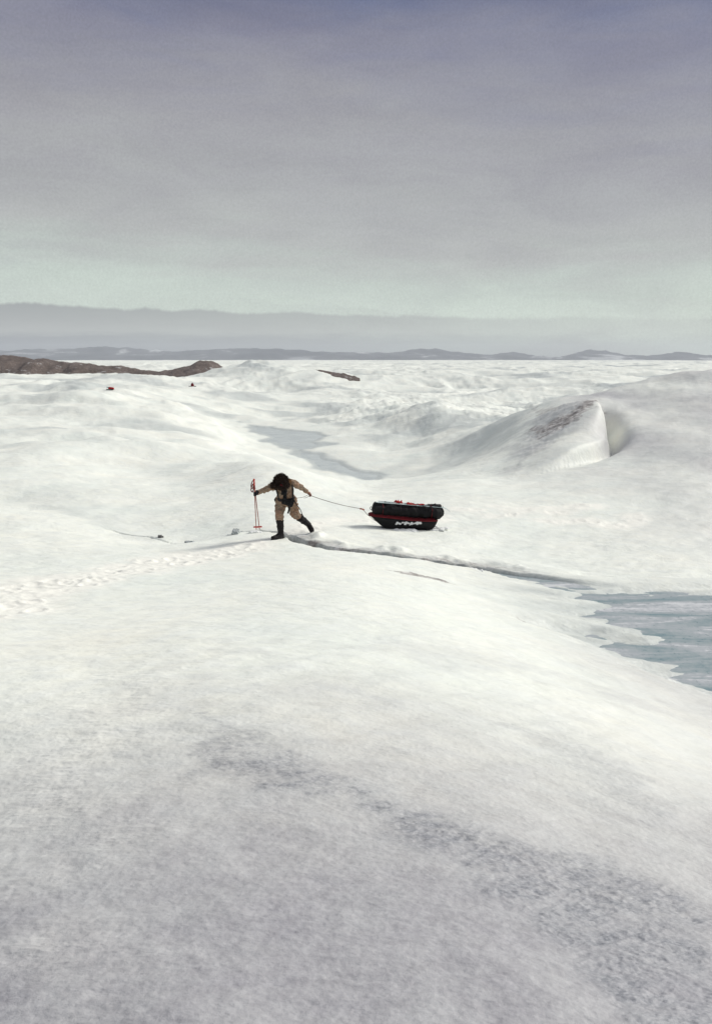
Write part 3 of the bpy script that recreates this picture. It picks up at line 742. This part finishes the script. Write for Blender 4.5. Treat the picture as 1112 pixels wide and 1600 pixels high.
for s_ in (-1, 1):
    e = bmesh.new(); bm_ell(e, hd + fd * .090 + upv * .022 + rtv * s_ * .03, (.010, .010, .010), None, 2); obj('eye', e, m_black, per)
# loose trouser folds over the boot tops, jacket skirt, cuffs
for kn, an in ((knR, anR), (knL, anL)):
    b = bmesh.new(); d = (an - kn); bm_capsule(b, kn - d * .22, kn + d * .04, .098, .100); fused('trouser_cuff', b, m_tan, per, .01, 2, .012, .06)
b = bmesh.new(); bm_ell(b, (.165, .06, .985), (.21, .17, .085)); bm_capsule(b, (.06, .07, .88), (.28, .09, .88), .145, .145); fused('jacket_hem', b, m_tan, per, .01, 2, .014, .06)
for nm, p_, d_, r_ in (('sleeve_cuff', wrR - gd * .045, gd, .056), ('sleeve_cuff', wrL - pd * .035, pd, .052)):
    b = bmesh.new(); bm_capsule(b, p_ - d_ * .02, p_ + d_ * .02, r_, r_ * .94); fused(nm, b, m_tan, per, .008, 2, .006, .04)
for cx, cy, cz, an_ in ((-.035, .03, .70, 8), (.395, .16, .70, -24)):
    b = bmesh.new(); bm_box(b, (cx, cy, cz), (.09, .13, .17), Matrix.Rotation(R(an_), 3, 'Y'), .02); pk = fused('leg_pocket', b, m_tan, per, .009, 2, .006, .05)
    c = bmesh.new(); bm_box(c, (cx, cy - .002, cz + .065), (.10, .14, .045), Matrix.Rotation(R(an_), 3, 'Y'), .01); obj('pocket_flap', c, m_tan, pk)
# boots
def boot(kn, an, toe, heel, z0):
    b = bmesh.new(); top = kn + (an - kn) * .17
    bm_capsule(b, top, kn + (an - kn) * .62, .087, .080); bm_capsule(b, kn + (an - kn) * .6, an, .080, .066)
    bm_capsule(b, heel, toe, .054, .054); bm_capsule(b, an + V(0, 0, -.01), heel.lerp(toe, .6), .064, .056)
    o = fused('boot', b, m_boot, per, .009, 2, .006, .05)
    s = bmesh.new(); dv = (toe - heel); dv.z = 0; L = dv.length + .10; ang = math.atan2(dv.y, dv.x)
    mid = heel.lerp(toe, .5); pit = math.asin(max(-1, min(1, (toe.z - heel.z) / (toe - heel).length)))
    q = Matrix.Rotation(ang, 3, 'Z') @ Matrix.Rotation(-pit, 3, 'Y')
    bm_box(s, mid + q @ V(0, 0, -.046), (L, .105, .028), q, .012); obj('sole', s, m_hull, o)
    for k in (.1, .5):
        c = bmesh.new(); pp = top.lerp(an, k); d = (an - top).normalized(); ring = []
        a_ = d.cross(V(0, 1, .1)).normalized(); b_ = d.cross(a_)
        rd = .092 - .008 * k * 2
        ring = [pp + a_ * math.cos(t_) * rd + b_ * math.sin(t_) * rd for t_ in np.linspace(0, 2 * math.pi, 22)]
        bm_tube(c, ring, .006, 6); obj('lace', c, m_strap, o)
boot(knR, anR, V(-.115, -.17, .052), V(.065, .045, .062), 0)
boot(knL, anL, V(.735, .585, .055 + LFZ), V(.655, .72, .15 + LFZ), LFZ)
# big shaggy dark fur hood over the bowed head
def fur(name, centre, rads, n, length, droop, mat, parent, seedv, cut=None):
    rs = random.Random(seedv); b = bmesh.new(); bm_ell(b, centre, [r_ * .93 for r_ in rads], None, 3)
    c = Vector(centre)
    for i in range(n):
        d = V(rs.gauss(0, 1), rs.gauss(0, 1), rs.gauss(0, 1)).normalized()
        if cut and cut(d): continue
        p = c + Vector((d.x * rads[0], d.y * rads[1], d.z * rads[2])) * .92
        t = (d + V(rs.gauss(0, .35), rs.gauss(0, .35), rs.gauss(0, .35) - droop)).normalized(); L = length * rs.uniform(.6, 1.3)
        q1 = p + t * L * .5; q2 = q1 + (t + V(0, 0, -droop * .8)).normalized() * L * .5
        sd_ = t.cross(V(rs.gauss(0, 1), rs.gauss(0, 1), rs.gauss(0, 1))).normalized() * .006
        a, b1, c1, d1, e1 = (b.verts.new(v_) for v_ in (p - sd_, p + sd_, q1 + sd_ * .8, q1 - sd_ * .8, q2))
        b.faces.new((a, b1, c1, d1)); b.faces.new((d1, c1, e1))
    return obj(name, b, mat, parent, False)
hood = fur('fur_hood', (.10, -.335, 1.405), (.155, .165, .145), 1900, .055, .35, m_hair, per, 1)
fur('fur_ruff', (.085, -.37, 1.32), (.205, .115, .085), 1100, .07, .7, m_hair, hood, 2)
fur('ruff_fringe', (-.075, -.27, 1.285), (.06, .06, .085), 300, .06, .7, m_gold, hood, 3)
fur('ruff_fringe', (.265, -.21, 1.355), (.05, .05, .075), 240, .05, .6, m_gold, hood, 4)
b = bmesh.new(); bm_ell(b, (.115, -.478, 1.335), (.035, .02, .022), None, 2); bm_ell(b, (.14, -.47, 1.315), (.02, .02, .03), None, 2); fused('scarf', b, m_dred, per, .006, 1)
b = bmesh.new(); bm_capsule(b, (.07, -.24, 1.535), (.115, -.23, 1.545), .016, .014); fused('hood_peak', b, m_red, hood, .006, 1)
# dark chest panel, harness, belt, pouches
b = bmesh.new()
bm_box(b, (.165, -.262, 1.19), (.13, .07, .26), Matrix.Rotation(R(-24), 3, 'X'), .03); bm_box(b, (.17, -.19, 1.03), (.085, .06, .16), Matrix.Rotation(R(-24), 3, 'X'), .02)
fused('chest_panel', b, m_black, per, .008, 2, .008, .05)
for cx in (.045, .27):
    b = bmesh.new(); bm_box(b, (cx, -.165, 1.10), (.085, .035, .11), Matrix.Rotation(R(-22), 3, 'X') @ Matrix.Rotation(R(16 if cx < .1 else -16), 3, 'Z'), .012); pk = obj('pocket', b, m_tan, per)
    c = bmesh.new(); bm_box(c, (cx, -.192, 1.145), (.089, .012, .04), Matrix.Rotation(R(-22), 3, 'X'), .004); obj('pocket_flap', c, m_tan, pk)
def ell_ring(cx, cy, cz, rx, ry, tilt=0, n=40): return [V(cx + rx * math.cos(t_), cy + ry * math.sin(t_), cz + tilt * math.sin(t_) + .012 * math.cos(t_)) for t_ in np.linspace(0, 2 * math.pi, n)]
b = bmesh.new(); bm_tube(b, ell_ring(.167, .05, .945, .208, .165, .03), .010, 8, 3.0, (0, 0, 1)); bt = obj('harness_belt', b, m_strap, per)
b = bmesh.new(); bm_box(b, (.17, -.128, .925), (.06, .022, .05), None, .006); obj('buckle', b, m_buckle, bt)
b = bmesh.new(); bm_box(b, (.205, -.13, .885), (.23, .08, .135), Matrix.Rotation(R(8), 3, 'Y'), .025); fused('waist_pouch', b, m_black, per, .008, 2, .008, .05)
b = bmesh.new(); bm_box(b, (.275, -.06, .845), (.16, .12, .15), Matrix.Rotation(R(20), 3, 'Y'), .03); fused('waist_pouch', b, m_black, per, .008, 2, .008, .05)
b = bmesh.new(); bm_tube(b, curve_pts([(.33, -.2, 1.30), (.355, -.20, 1.18), (.345, -.14, 1.05), (.35, -.10, .93)], 8), .009, 6, 2.6, (1, 0, 0)); obj('shoulder_strap', b, m_strap, per)
b = bmesh.new(); bm_tube(b, curve_pts([(-.03, -.24, 1.25), (.0, -.24, 1.12), (.03, -.16, .96)], 8), .008, 6, 2.4, (1, 0, 0)); obj('shoulder_strap', b, m_strap, per)
b = bmesh.new(); bm_tube(b, curve_pts([(.26, -.13, .83), (.262, -.14, .76), (.25, -.14, .69), (.228, -.14, .62)], 8), .020, 6, 1.2, (1, 0, 0)); obj('dangling_strap', b, m_strap, per)
b = bmesh.new(); bm_tube(b, curve_pts([(-.05, -.02, .96), (-.075, -.04, .93), (-.07, -.03, .88)], 8), .008, 6, 2.0); obj('dangling_strap', b, m_strap, per)
b = bmesh.new(); bm_tube(b, curve_pts([(.35, -.10, .95), (.42, -.02, .80), (.49, .12, .66), (.53, .22, .52), (.60, .36, .36)], 8), .008, 6, 1.4); obj('trace_strap', b, m_strap, per)
# black glove: its own mitten of fingers closed round the poles
b = bmesh.new(); hand_bm(b, wrR + gd * .008, gd, V(0, 0, -1), gn, (.95, 1.15, .9), .0165, 1.15); bm_capsule(b, wrR - gd * .03, wrR + gd * .05, .050, .050)
fused('glove', b, m_glove, per, .005, 2)
GRIP = wrR + gd * .105 + gn * .026
per_loc = Vector((FX, FY, FZ))

# ------------------------------------------------------------------ two ski poles in the gloved hand
def ski_pole(label, off, lean, rot, zt):
    t = thing('ski_pole', label, 'ski pole', per_loc + GRIP + off, rot, 'ski poles held in the gloved hand')
    top, bot = V(-lean * .32, 0, zt), V(lean * .78, 0, -.80)
    b = bmesh.new(); bm_tube(b, [bot, top], [.0085, .0105], 8); obj('shaft', b, m_shaft, t)
    ax = (top - bot).normalized()
    b = bmesh.new(); bm_capsule(b, top - ax * .11, top, .016, .017, 10); bm_ell(b, top + ax * .01, (.024, .02, .016), None, 2); bm_ell(b, top - ax * .12, (.022, .018, .012), None, 2)
    fused('grip', b, m_dred if zt < .3 else m_redpl, t, .004, 1)
    b = bmesh.new(); side = V(-1, .2, 0) if rot < 1 else V(-1, -.3, 0)
    bm_tube(b, curve_pts([top, top + side * .045 + V(0, 0, -.05), top + side * .07 + V(0, 0, -.15), top + side * .035 + V(0, 0, -.19), top + V(0, 0, -.06)], 8), .004, 6, 3.2); obj('wrist_strap', b, m_dred, t)
    b = bmesh.new(); c = bot + ax * .055
    ring = [c + V(.058 * math.cos(a), .058 * math.sin(a), .004 * math.sin(3 * a)) for a in np.linspace(0, 2 * math.pi, 28)]
    bm_tube(b, ring, .007, 6)
    for k in range(5):
        a = 2 * math.pi * k / 5; bm_tube(b, [c, c + V(.058 * math.cos(a), .058 * math.sin(a), 0)], .006, 5)
    bm_ell(b, c, (.016, .016, .02), None, 2); obj('basket', b, m_redpl, t)
    b = bmesh.new(); bm_tube(b, [bot + ax * .01, bot - ax * .03], [.006, .0015], 6); obj('tip', b, m_buckle, t)
ski_pole('taller red ski pole hanging straight down from the black glove', V(-.008, 0, 0), .02, 0, .315)
ski_pole('shorter red ski pole slanting slightly right, hanging from the black glove', V(.012, .012, 0), .085, .15, .235)

# ------------------------------------------------------------------ the pulk
SX, SY = P(630, 815, 20.4)[:2]; SZ = gz(SX, SY)
pulk = thing('sled', 'black plastic haul sled with upturned nose and dark red cover lip', 'sled', (SX, SY, SZ - .01), R(2))
def hull(inner=0.0):
    b = bmesh.new(); n, m = 44, 17; rows = []
    for i in range(n):
        s_ = i / (n - 1); x = -.905 + 1.76 * s_
        zb = .40 * max(0, (.27 - s_) / .27) ** 1.15 * 1.0 + .20 * max(0, (s_ - .92) / .08) ** 1.6     # keel rise at the nose and at the stern
        zt = .385 - .13 * smooth(0, .85, s_) ; wd = .31 * (1 - .55 * max(0, (.2 - s_) / .2) ** 2.2) * (1 - .12 * max(0, (s_ - .9) / .1) ** 2)
        zb = min(zb, zt - .03); row = []
        for j in range(m):
            a = j / (m - 1) * 2 - 1; k = abs(a)
            y = math.copysign(min(1, k / .62) ** .9 * .80 + .20 * max(0, (k - .62) / .38), a) * (wd - inner) if k > 0 else 0
            z = zb + inner + (zt - zb - inner * .6) * max(0, (k - .55) / .45) ** 1.25 + .018 * math.cos(a * 14) * (1 - k) * (zb < .2)
            row.append(b.verts.new((x, y, z)))
        rows.append(row)
    for i in range(n - 1):
        for j in range(m - 1): b.faces.new((rows[i][j], rows[i][j + 1], rows[i + 1][j + 1], rows[i + 1][j]))
    b.faces.new(rows[-1]); b.faces.new(rows[0][::-1])
    return b, rows
b, rows = hull(); rimpts = [r_[0].co.copy() for r_ in rows]; rim2 = [r_[-1].co.copy() for r_ in rows]
ho = obj('hull', b, m_hull, pulk)
sm_ = ho.modifiers.new('t', 'SOLIDIFY'); sm_.thickness = .008
b = bmesh.new(); bm_tube(b, rimpts + rim2[::-1] + [rimpts[0]], .014, 8); obj('rim', b, m_dred, pulk)
# red cover bulging between hull and load
b = bmesh.new(); n = 40; rws = []
for i in range(n):
    s_ = i / (n - 1); x = -.88 + 1.68 * s_; z0 = .385 - .13 * smooth(0, .85, (x + .905) / 1.76); wd = .30 * (1 - .5 * max(0, (.16 - s_) / .16) ** 2) * (1 - .15 * max(0, (s_ - .92) / .08))
    row = []
    for j in range(15):
        a = -1 + 2 * j / 14; y = a * wd; z = z0 - .004 + .045 * (1 - abs(a) ** 5) + .012 * float(fbm(np.array([x * 9]), np.array([a * 3]), 2, 3)[0]) * (1 - abs(a) ** 4)
        row.append(b.verts.new((x, y, z)))
    rws.append(row)
for i in range(n - 1):
    for j in range(14): b.faces.new((rws[i][j], rws[i][j + 1], rws[i + 1][j + 1], rws[i + 1][j]))
b.faces.new(rws[0][::-1]); b.faces.new(rws[-1]); obj('cover', b, m_dred, pulk)
for sy_ in (-1, 1):
    b = bmesh.new(); bm_tube(b, [V(x, sy_ * .17, z) for x, z in ((-.62, .10), (-.45, .012), (.0, .0), (.7, .0), (.80, .03))], .012, 6, .7); obj('runner', b, m_hull, pulk)
rs = random.Random(5)
b = bmesh.new()
for cx_, cz_, n_b, w_ in ((-.17, .205, 12, .035), (.0, .215, 20, .07), (.2, .20, 16, .05), (.36, .215, 14, .05)):
    for i in range(n_b):
        u_ = rs.gauss(0, 1); x = cx_ + u_ * w_; z = cz_ + rs.gauss(0, .012) - .012 * abs(u_)
        r_ = rs.uniform(.008, .026); bm_ell(b, (x, -.280 - (z - .1) * .08, z), (r_ * 1.6, .022, r_ * .9), None, 2)
fused('caked_snow', b, m_wchunk, pulk, .007, 1)
b = bmesh.new()                                  # tow eyes and bridle shackles
bm_tube(b, [V(-.90, -.06, .36), V(-.935, 0, .36), V(-.90, .06, .36)], .007, 6); obj('tow_eye', b, m_buckle, pulk)

def roll(x0, z0, x1, z1, r_, y=0, seed=0, wr=.012):
    b = bmesh.new(); n, m = 60, 32; A0, A1 = V(x0, y, z0), V(x1, y, z1); prev = None
    for i in range(n):
        s_ = i / (n - 1); e = min(s_, 1 - s_); k = min(1, (e / .07)) ** .42 if e < .07 else 1
        c = A0.lerp(A1, s_); ring = []
        for j in range(m):
            a = 2 * math.pi * j / m
            rad = r_ * max(.12, k) * (1 + .05 * math.sin(s_ * 7 + seed)) + wr * float(fbm(np.array([s_ * 13 + seed]), np.array([math.cos(a) * 1.8 + math.sin(a) * .9]), 4, 5 + seed)[0])
            ring.append(b.verts.new(c + V(0, math.cos(a) * rad * 1.15, math.sin(a) * rad * .95)))
        if prev:
            for j in range(m): b.faces.new((prev[j], prev[(j + 1) % m], ring[(j + 1) % m], ring[j]))
        else: b.faces.new(ring[::-1])
        prev = ring
    b.faces.new(prev); return b
sloc = Vector((SX, SY, SZ - .01))
duf = thing('duffel_bag', 'long black duffel bag lashed lengthwise on the black haul sled', 'bag', sloc, R(2))
obj('bag_body', roll(-.835, .525, 1.06, .415, .184, 0, 1, .046), m_black, duf)
for k, x in enumerate((-.55, -.1, .33, .72)):
    zc_ = .545 - (x + .835) * .063
    b = bmesh.new(); bm_tube(b, [V(x, math.cos(a) * .207, zc_ + math.sin(a) * .174) for a in np.linspace(0, 2 * math.pi, 36)], .005, 6, 3.2, (1, 0, 0)) if False else \
        bm_tube(b, [V(x + .01 * math.sin(3 * a), math.cos(a) * .222, zc_ - .015 + math.sin(a) * .186) for a in np.linspace(0, 2 * math.pi, 36)], .008, 6)
    obj('lashing_strap', b, m_dred if k in (0, 3) else m_strap, duf)
b = bmesh.new(); bm_tube(b, curve_pts([(-.84, -.03, .60), (-.88, -.03, .55), (-.84, -.03, .50)], 6), .008, 6); obj('handle', b, m_strap, duf)
sb = thing('stuff_sack', 'small black stuff sack on the rear top of the duffel bag', 'bag', sloc, R(2))
obj('sack_body', roll(.62, .585, 1.00, .575, .055, .06, 4, .008), m_black, sb)
b = bmesh.new(); bm_tube(b, curve_pts([(1.0, .06, .58), (1.03, .05, .575), (1.04, .04, .545)], 6), .005, 6); obj('drawcord', b, m_strap, sb)
def ski(label, y, dz, x0, x1):
    t = thing('ski', label, 'ski', sloc, R(2), 'pale skis lashed on the load')
    b = bmesh.new(); prev = None; n = 50
    for i in range(n):
        s_ = i / (n - 1); x = x0 + (x1 - x0) * s_; z = .735 + dz - (x + .835) * .088; wd = .032
        if s_ > .90: u_ = (s_ - .90) / .10; z -= .095 * u_ * u_; wd *= math.sqrt(max(.03, 1 - u_ ** 2.5))
        if s_ < .03: wd *= .4 + .6 * s_ / .03
        ring = [b.verts.new(q) for q in ((x, y - wd, z), (x, y + wd, z), (x, y + wd, z + .012), (x, y - wd, z + .012))]
        if prev:
            for j in range(4): b.faces.new((prev[j], prev[(j + 1) % 4], ring[(j + 1) % 4], ring[j]))
        else: b.faces.new(ring[::-1])
        prev = ring
    b.faces.new(prev); obj('blade', b, m_ski, t, False)
    b = bmesh.new(); xm = (x0 + x1) / 2; zz = .735 + dz - (xm + .835) * .088 + .018
    bm_box(b, (xm, y, zz), (.20, .045, .014), Matrix.Rotation(R(5), 3, 'Y'), .004); bm_box(b, (xm - .05, y, zz + .014), (.05, .06, .022), Matrix.Rotation(R(5), 3, 'Y'), .006); obj('binding', b, m_redpl, t)
ski('longer pale blue ski whose curled tip sticks out past the back of the duffel', -.075, -.012, -.74, 1.20)
ski('shorter pale ski lying on the far side of the load beside the longer ski', .075, -.006, -.66, 1.02)
def rag(label, x, z, sx_, sz_, seed):
    b = bmesh.new(); r2 = random.Random(seed)
    for i in range(8): bm_capsule(b, (x + r2.uniform(-sx_, sx_), r2.uniform(-.09, .03), z + r2.uniform(0, sz_) * .4), (x + r2.uniform(-sx_, sx_), r2.uniform(-.09, .03), z + r2.uniform(0, sz_)), .017, .012, 8)
    o = fused('red_cloth', b, m_red, None, .008, 2, .01, .05); o.location = sloc; o.rotation_euler = (0, 0, R(2)); tag(o, label, 'cloth', 'red cloth and cord on the sled load')
rag('largest red cloth bundle standing up on the front half of the load', -.13, .69, .12, .07, 3)
rag('small red cloth scrap on the middle of the load', .13, .655, .07, .03, 4)
rag('low red cloth strip on the load just ahead of the small sack', .46, .63, .11, .03, 6)
# hauling line and bridle
hand_w = per_loc + wrL + pd * .10 + nn * .028
nose = sloc + V(-.935, 0, .36); knot = Vector(P(566, 795, 20.3))
def sag(a, c, d, n=30): return [a.lerp(c, i / n) + V(0, 0, -d * 4 * (i / n) * (1 - i / n)) for i in range(n + 1)]
rp = thing('tow_rope', 'thin grey tow rope running taut from the hand to the sled', 'rope', hand_w)
def rel(l): return [p - hand_w for p in l]
b = bmesh.new(); bm_tube(b, rel(sag(hand_w - (knot - hand_w).normalized() * .05, knot, .04)), .0075, 6); obj('line', b, m_rope, rp)
b = bmesh.new(); bm_tube(b, rel(sag(knot, nose, .0, 6)), .007, 6); bm_tube(b, rel(sag(knot, sloc + V(-.62, -.27, .20), .05, 12)), .005, 6); obj('bridle', b, m_rope, rp)
b = bmesh.new(); rs = random.Random(9)
for i in range(5): o_ = V(rs.uniform(-.07, .05), rs.uniform(-.02, .02), rs.uniform(-.015, .02)); bm_capsule(b, knot - hand_w + o_, knot - hand_w + o_ + V(rs.uniform(.02, .06), 0, rs.uniform(-.03, .02)), .012, .008, 8)
obj('knot', b, m_orope, rp)
b = bmesh.new(); bm_tube(b, rel(sag(per_loc + V(.36, -.04, .97), hand_w - V(.05, 0, 0), .03)), .005, 6); bm_tube(b, rel(sag(hand_w - V(.14, .02, .06), hand_w, .02, 8)), .005, 6); obj('loop', b, m_rope, rp)

# ------------------------------------------------------------------ loose blocks along the crack
def chunk(name, u, v, size, mat, label, cat, seed, sink=.25, group=None):
    p = G(u, v); z = gz(p[0], p[1]); b = bmesh.new(); r2 = random.Random(seed)
    for i in range(4): bm_box(b, (r2.uniform(-.3, .3) * size[0], r2.uniform(-.3, .3) * size[1], r2.uniform(.1, .5) * size[2]), [s_ * r2.uniform(.5, .9) for s_ in size],
                              Matrix.Rotation(r2.uniform(-.5, .5), 3, 'Z') @ Matrix.Rotation(r2.uniform(-.25, .25), 3, 'Y'))
    o = fused(name, b, mat, None, max(.01, min(size) * .07), 1, min(size) * .10, min(size) * .5)
    o.location = (p[0], p[1], z - size[2] * sink); tag(o, label, cat, group)
chunk('ice_block', 372, 829, (.24, .2, .17), m_chunk, 'grey ice block tipped up in the snow left of the ski poles', 'ice block', 1)
chunk('ice_block', 356, 827, (.13, .14, .17), m_chunk, 'narrow dark ice block leaning beside the larger grey block', 'ice block', 2)
chunk('stone', 251, 825, (.13, .1, .10), m_stone, 'small dark stone lying alone on the snow at the left end of the crack', 'stone', 3)
chunk('ice_block', 726, 884, (.62, .3, .20), m_wchunk, 'white snow crusted block lodged over the crack below the sled', 'ice block', 4, .3)
chunk('ice_block', 400, 829, (.30, .2, .09), m_wchunk, 'low white block of broken crust under the ski pole baskets', 'ice block', 6, .3)
chunk('ice_block', 298, 836, (.2, .14, .08), m_chunk, 'flat greyish ice piece midway between the lone stone and the ice blocks', 'ice block', 8, .3)
# snow pushed up against the sled
b = bmesh.new(); rs = random.Random(2)
for i in range(40): bm_ell(b, (rs.uniform(-.46, .30), -.36 + rs.uniform(-.16, .05), rs.uniform(-.02, .02)), (rs.uniform(.06, .16), rs.uniform(.05, .12), rs.uniform(.03, .065)), None, 2)
for i in range(10): bm_ell(b, (rs.uniform(.75, 1.15), rs.uniform(-.2, .2), -.01), (rs.uniform(.05, .12), .08, rs.uniform(.02, .04)), None, 2)
sn = fused('snow_drift', b, m_wchunk, None, .014, 2, .012, .08); sn.location = sloc; sn['kind'] = 'structure'

# ------------------------------------------------------------------ far camp
p = GH(173, 609); k = p[1] / F; print('far sled at', p)
fs = thing('sled', 'tiny red and white loaded sled far off below the brown moraine', 'sled', p, R(-25))
b = bmesh.new(); bm_capsule(b, (-.2 * 8 * k, 0, 2.0 * k), (5.5 * k, 0, 1.8 * k), 2.1 * k, 1.7 * k, 14); fused('load', b, m_red, fs, k * .5, 2, .3 * k, 2 * k)
b = bmesh.new(); bm_capsule(b, (-6.5 * k, 0, 3.6 * k), (-2 * k, 0, 2.6 * k), .9 * k, 1.4 * k, 12); fused('nose_cover', b, m_ski, fs, k * .4, 2)
b = bmesh.new(); bm_box(b, (-.3 * k, 0, .5 * k), (13 * k, 4 * k, .9 * k), None, .3 * k); obj('hull', b, m_hull, fs)
p = GH(301, 604); k = p[1] / F; print('far tent at', p)
tn = thing('tent', 'tiny dark red peaked tent far off at the foot of the brown ridge', 'tent', p, R(10))
b = bmesh.new(); ap = b.verts.new((0, 0, 6.4 * k)); ring = [b.verts.new((math.cos(a) * 3 * k, math.sin(a) * 3 * k, -.3 * k)) for a in np.linspace(0, 2 * math.pi, 9)[:-1]]
md_ = [b.verts.new((math.cos(a) * 2.0 * k, math.sin(a) * 2.0 * k, 3.6 * k)) for a in np.linspace(0, 2 * math.pi, 9)[:-1]]
for j in range(8): b.faces.new((ring[j], ring[(j + 1) % 8], md_[(j + 1) % 8], md_[j])); b.faces.new((md_[j], md_[(j + 1) % 8], ap))
obj('canopy', b, m_dred, tn, False)
b = bmesh.new(); bm_capsule(b, (-5 * k, -1.2 * k, .3 * k), (5 * k, -1.2 * k, .4 * k), .7 * k, .6 * k, 10); obj('snow_skirt', b, m_stone, tn)
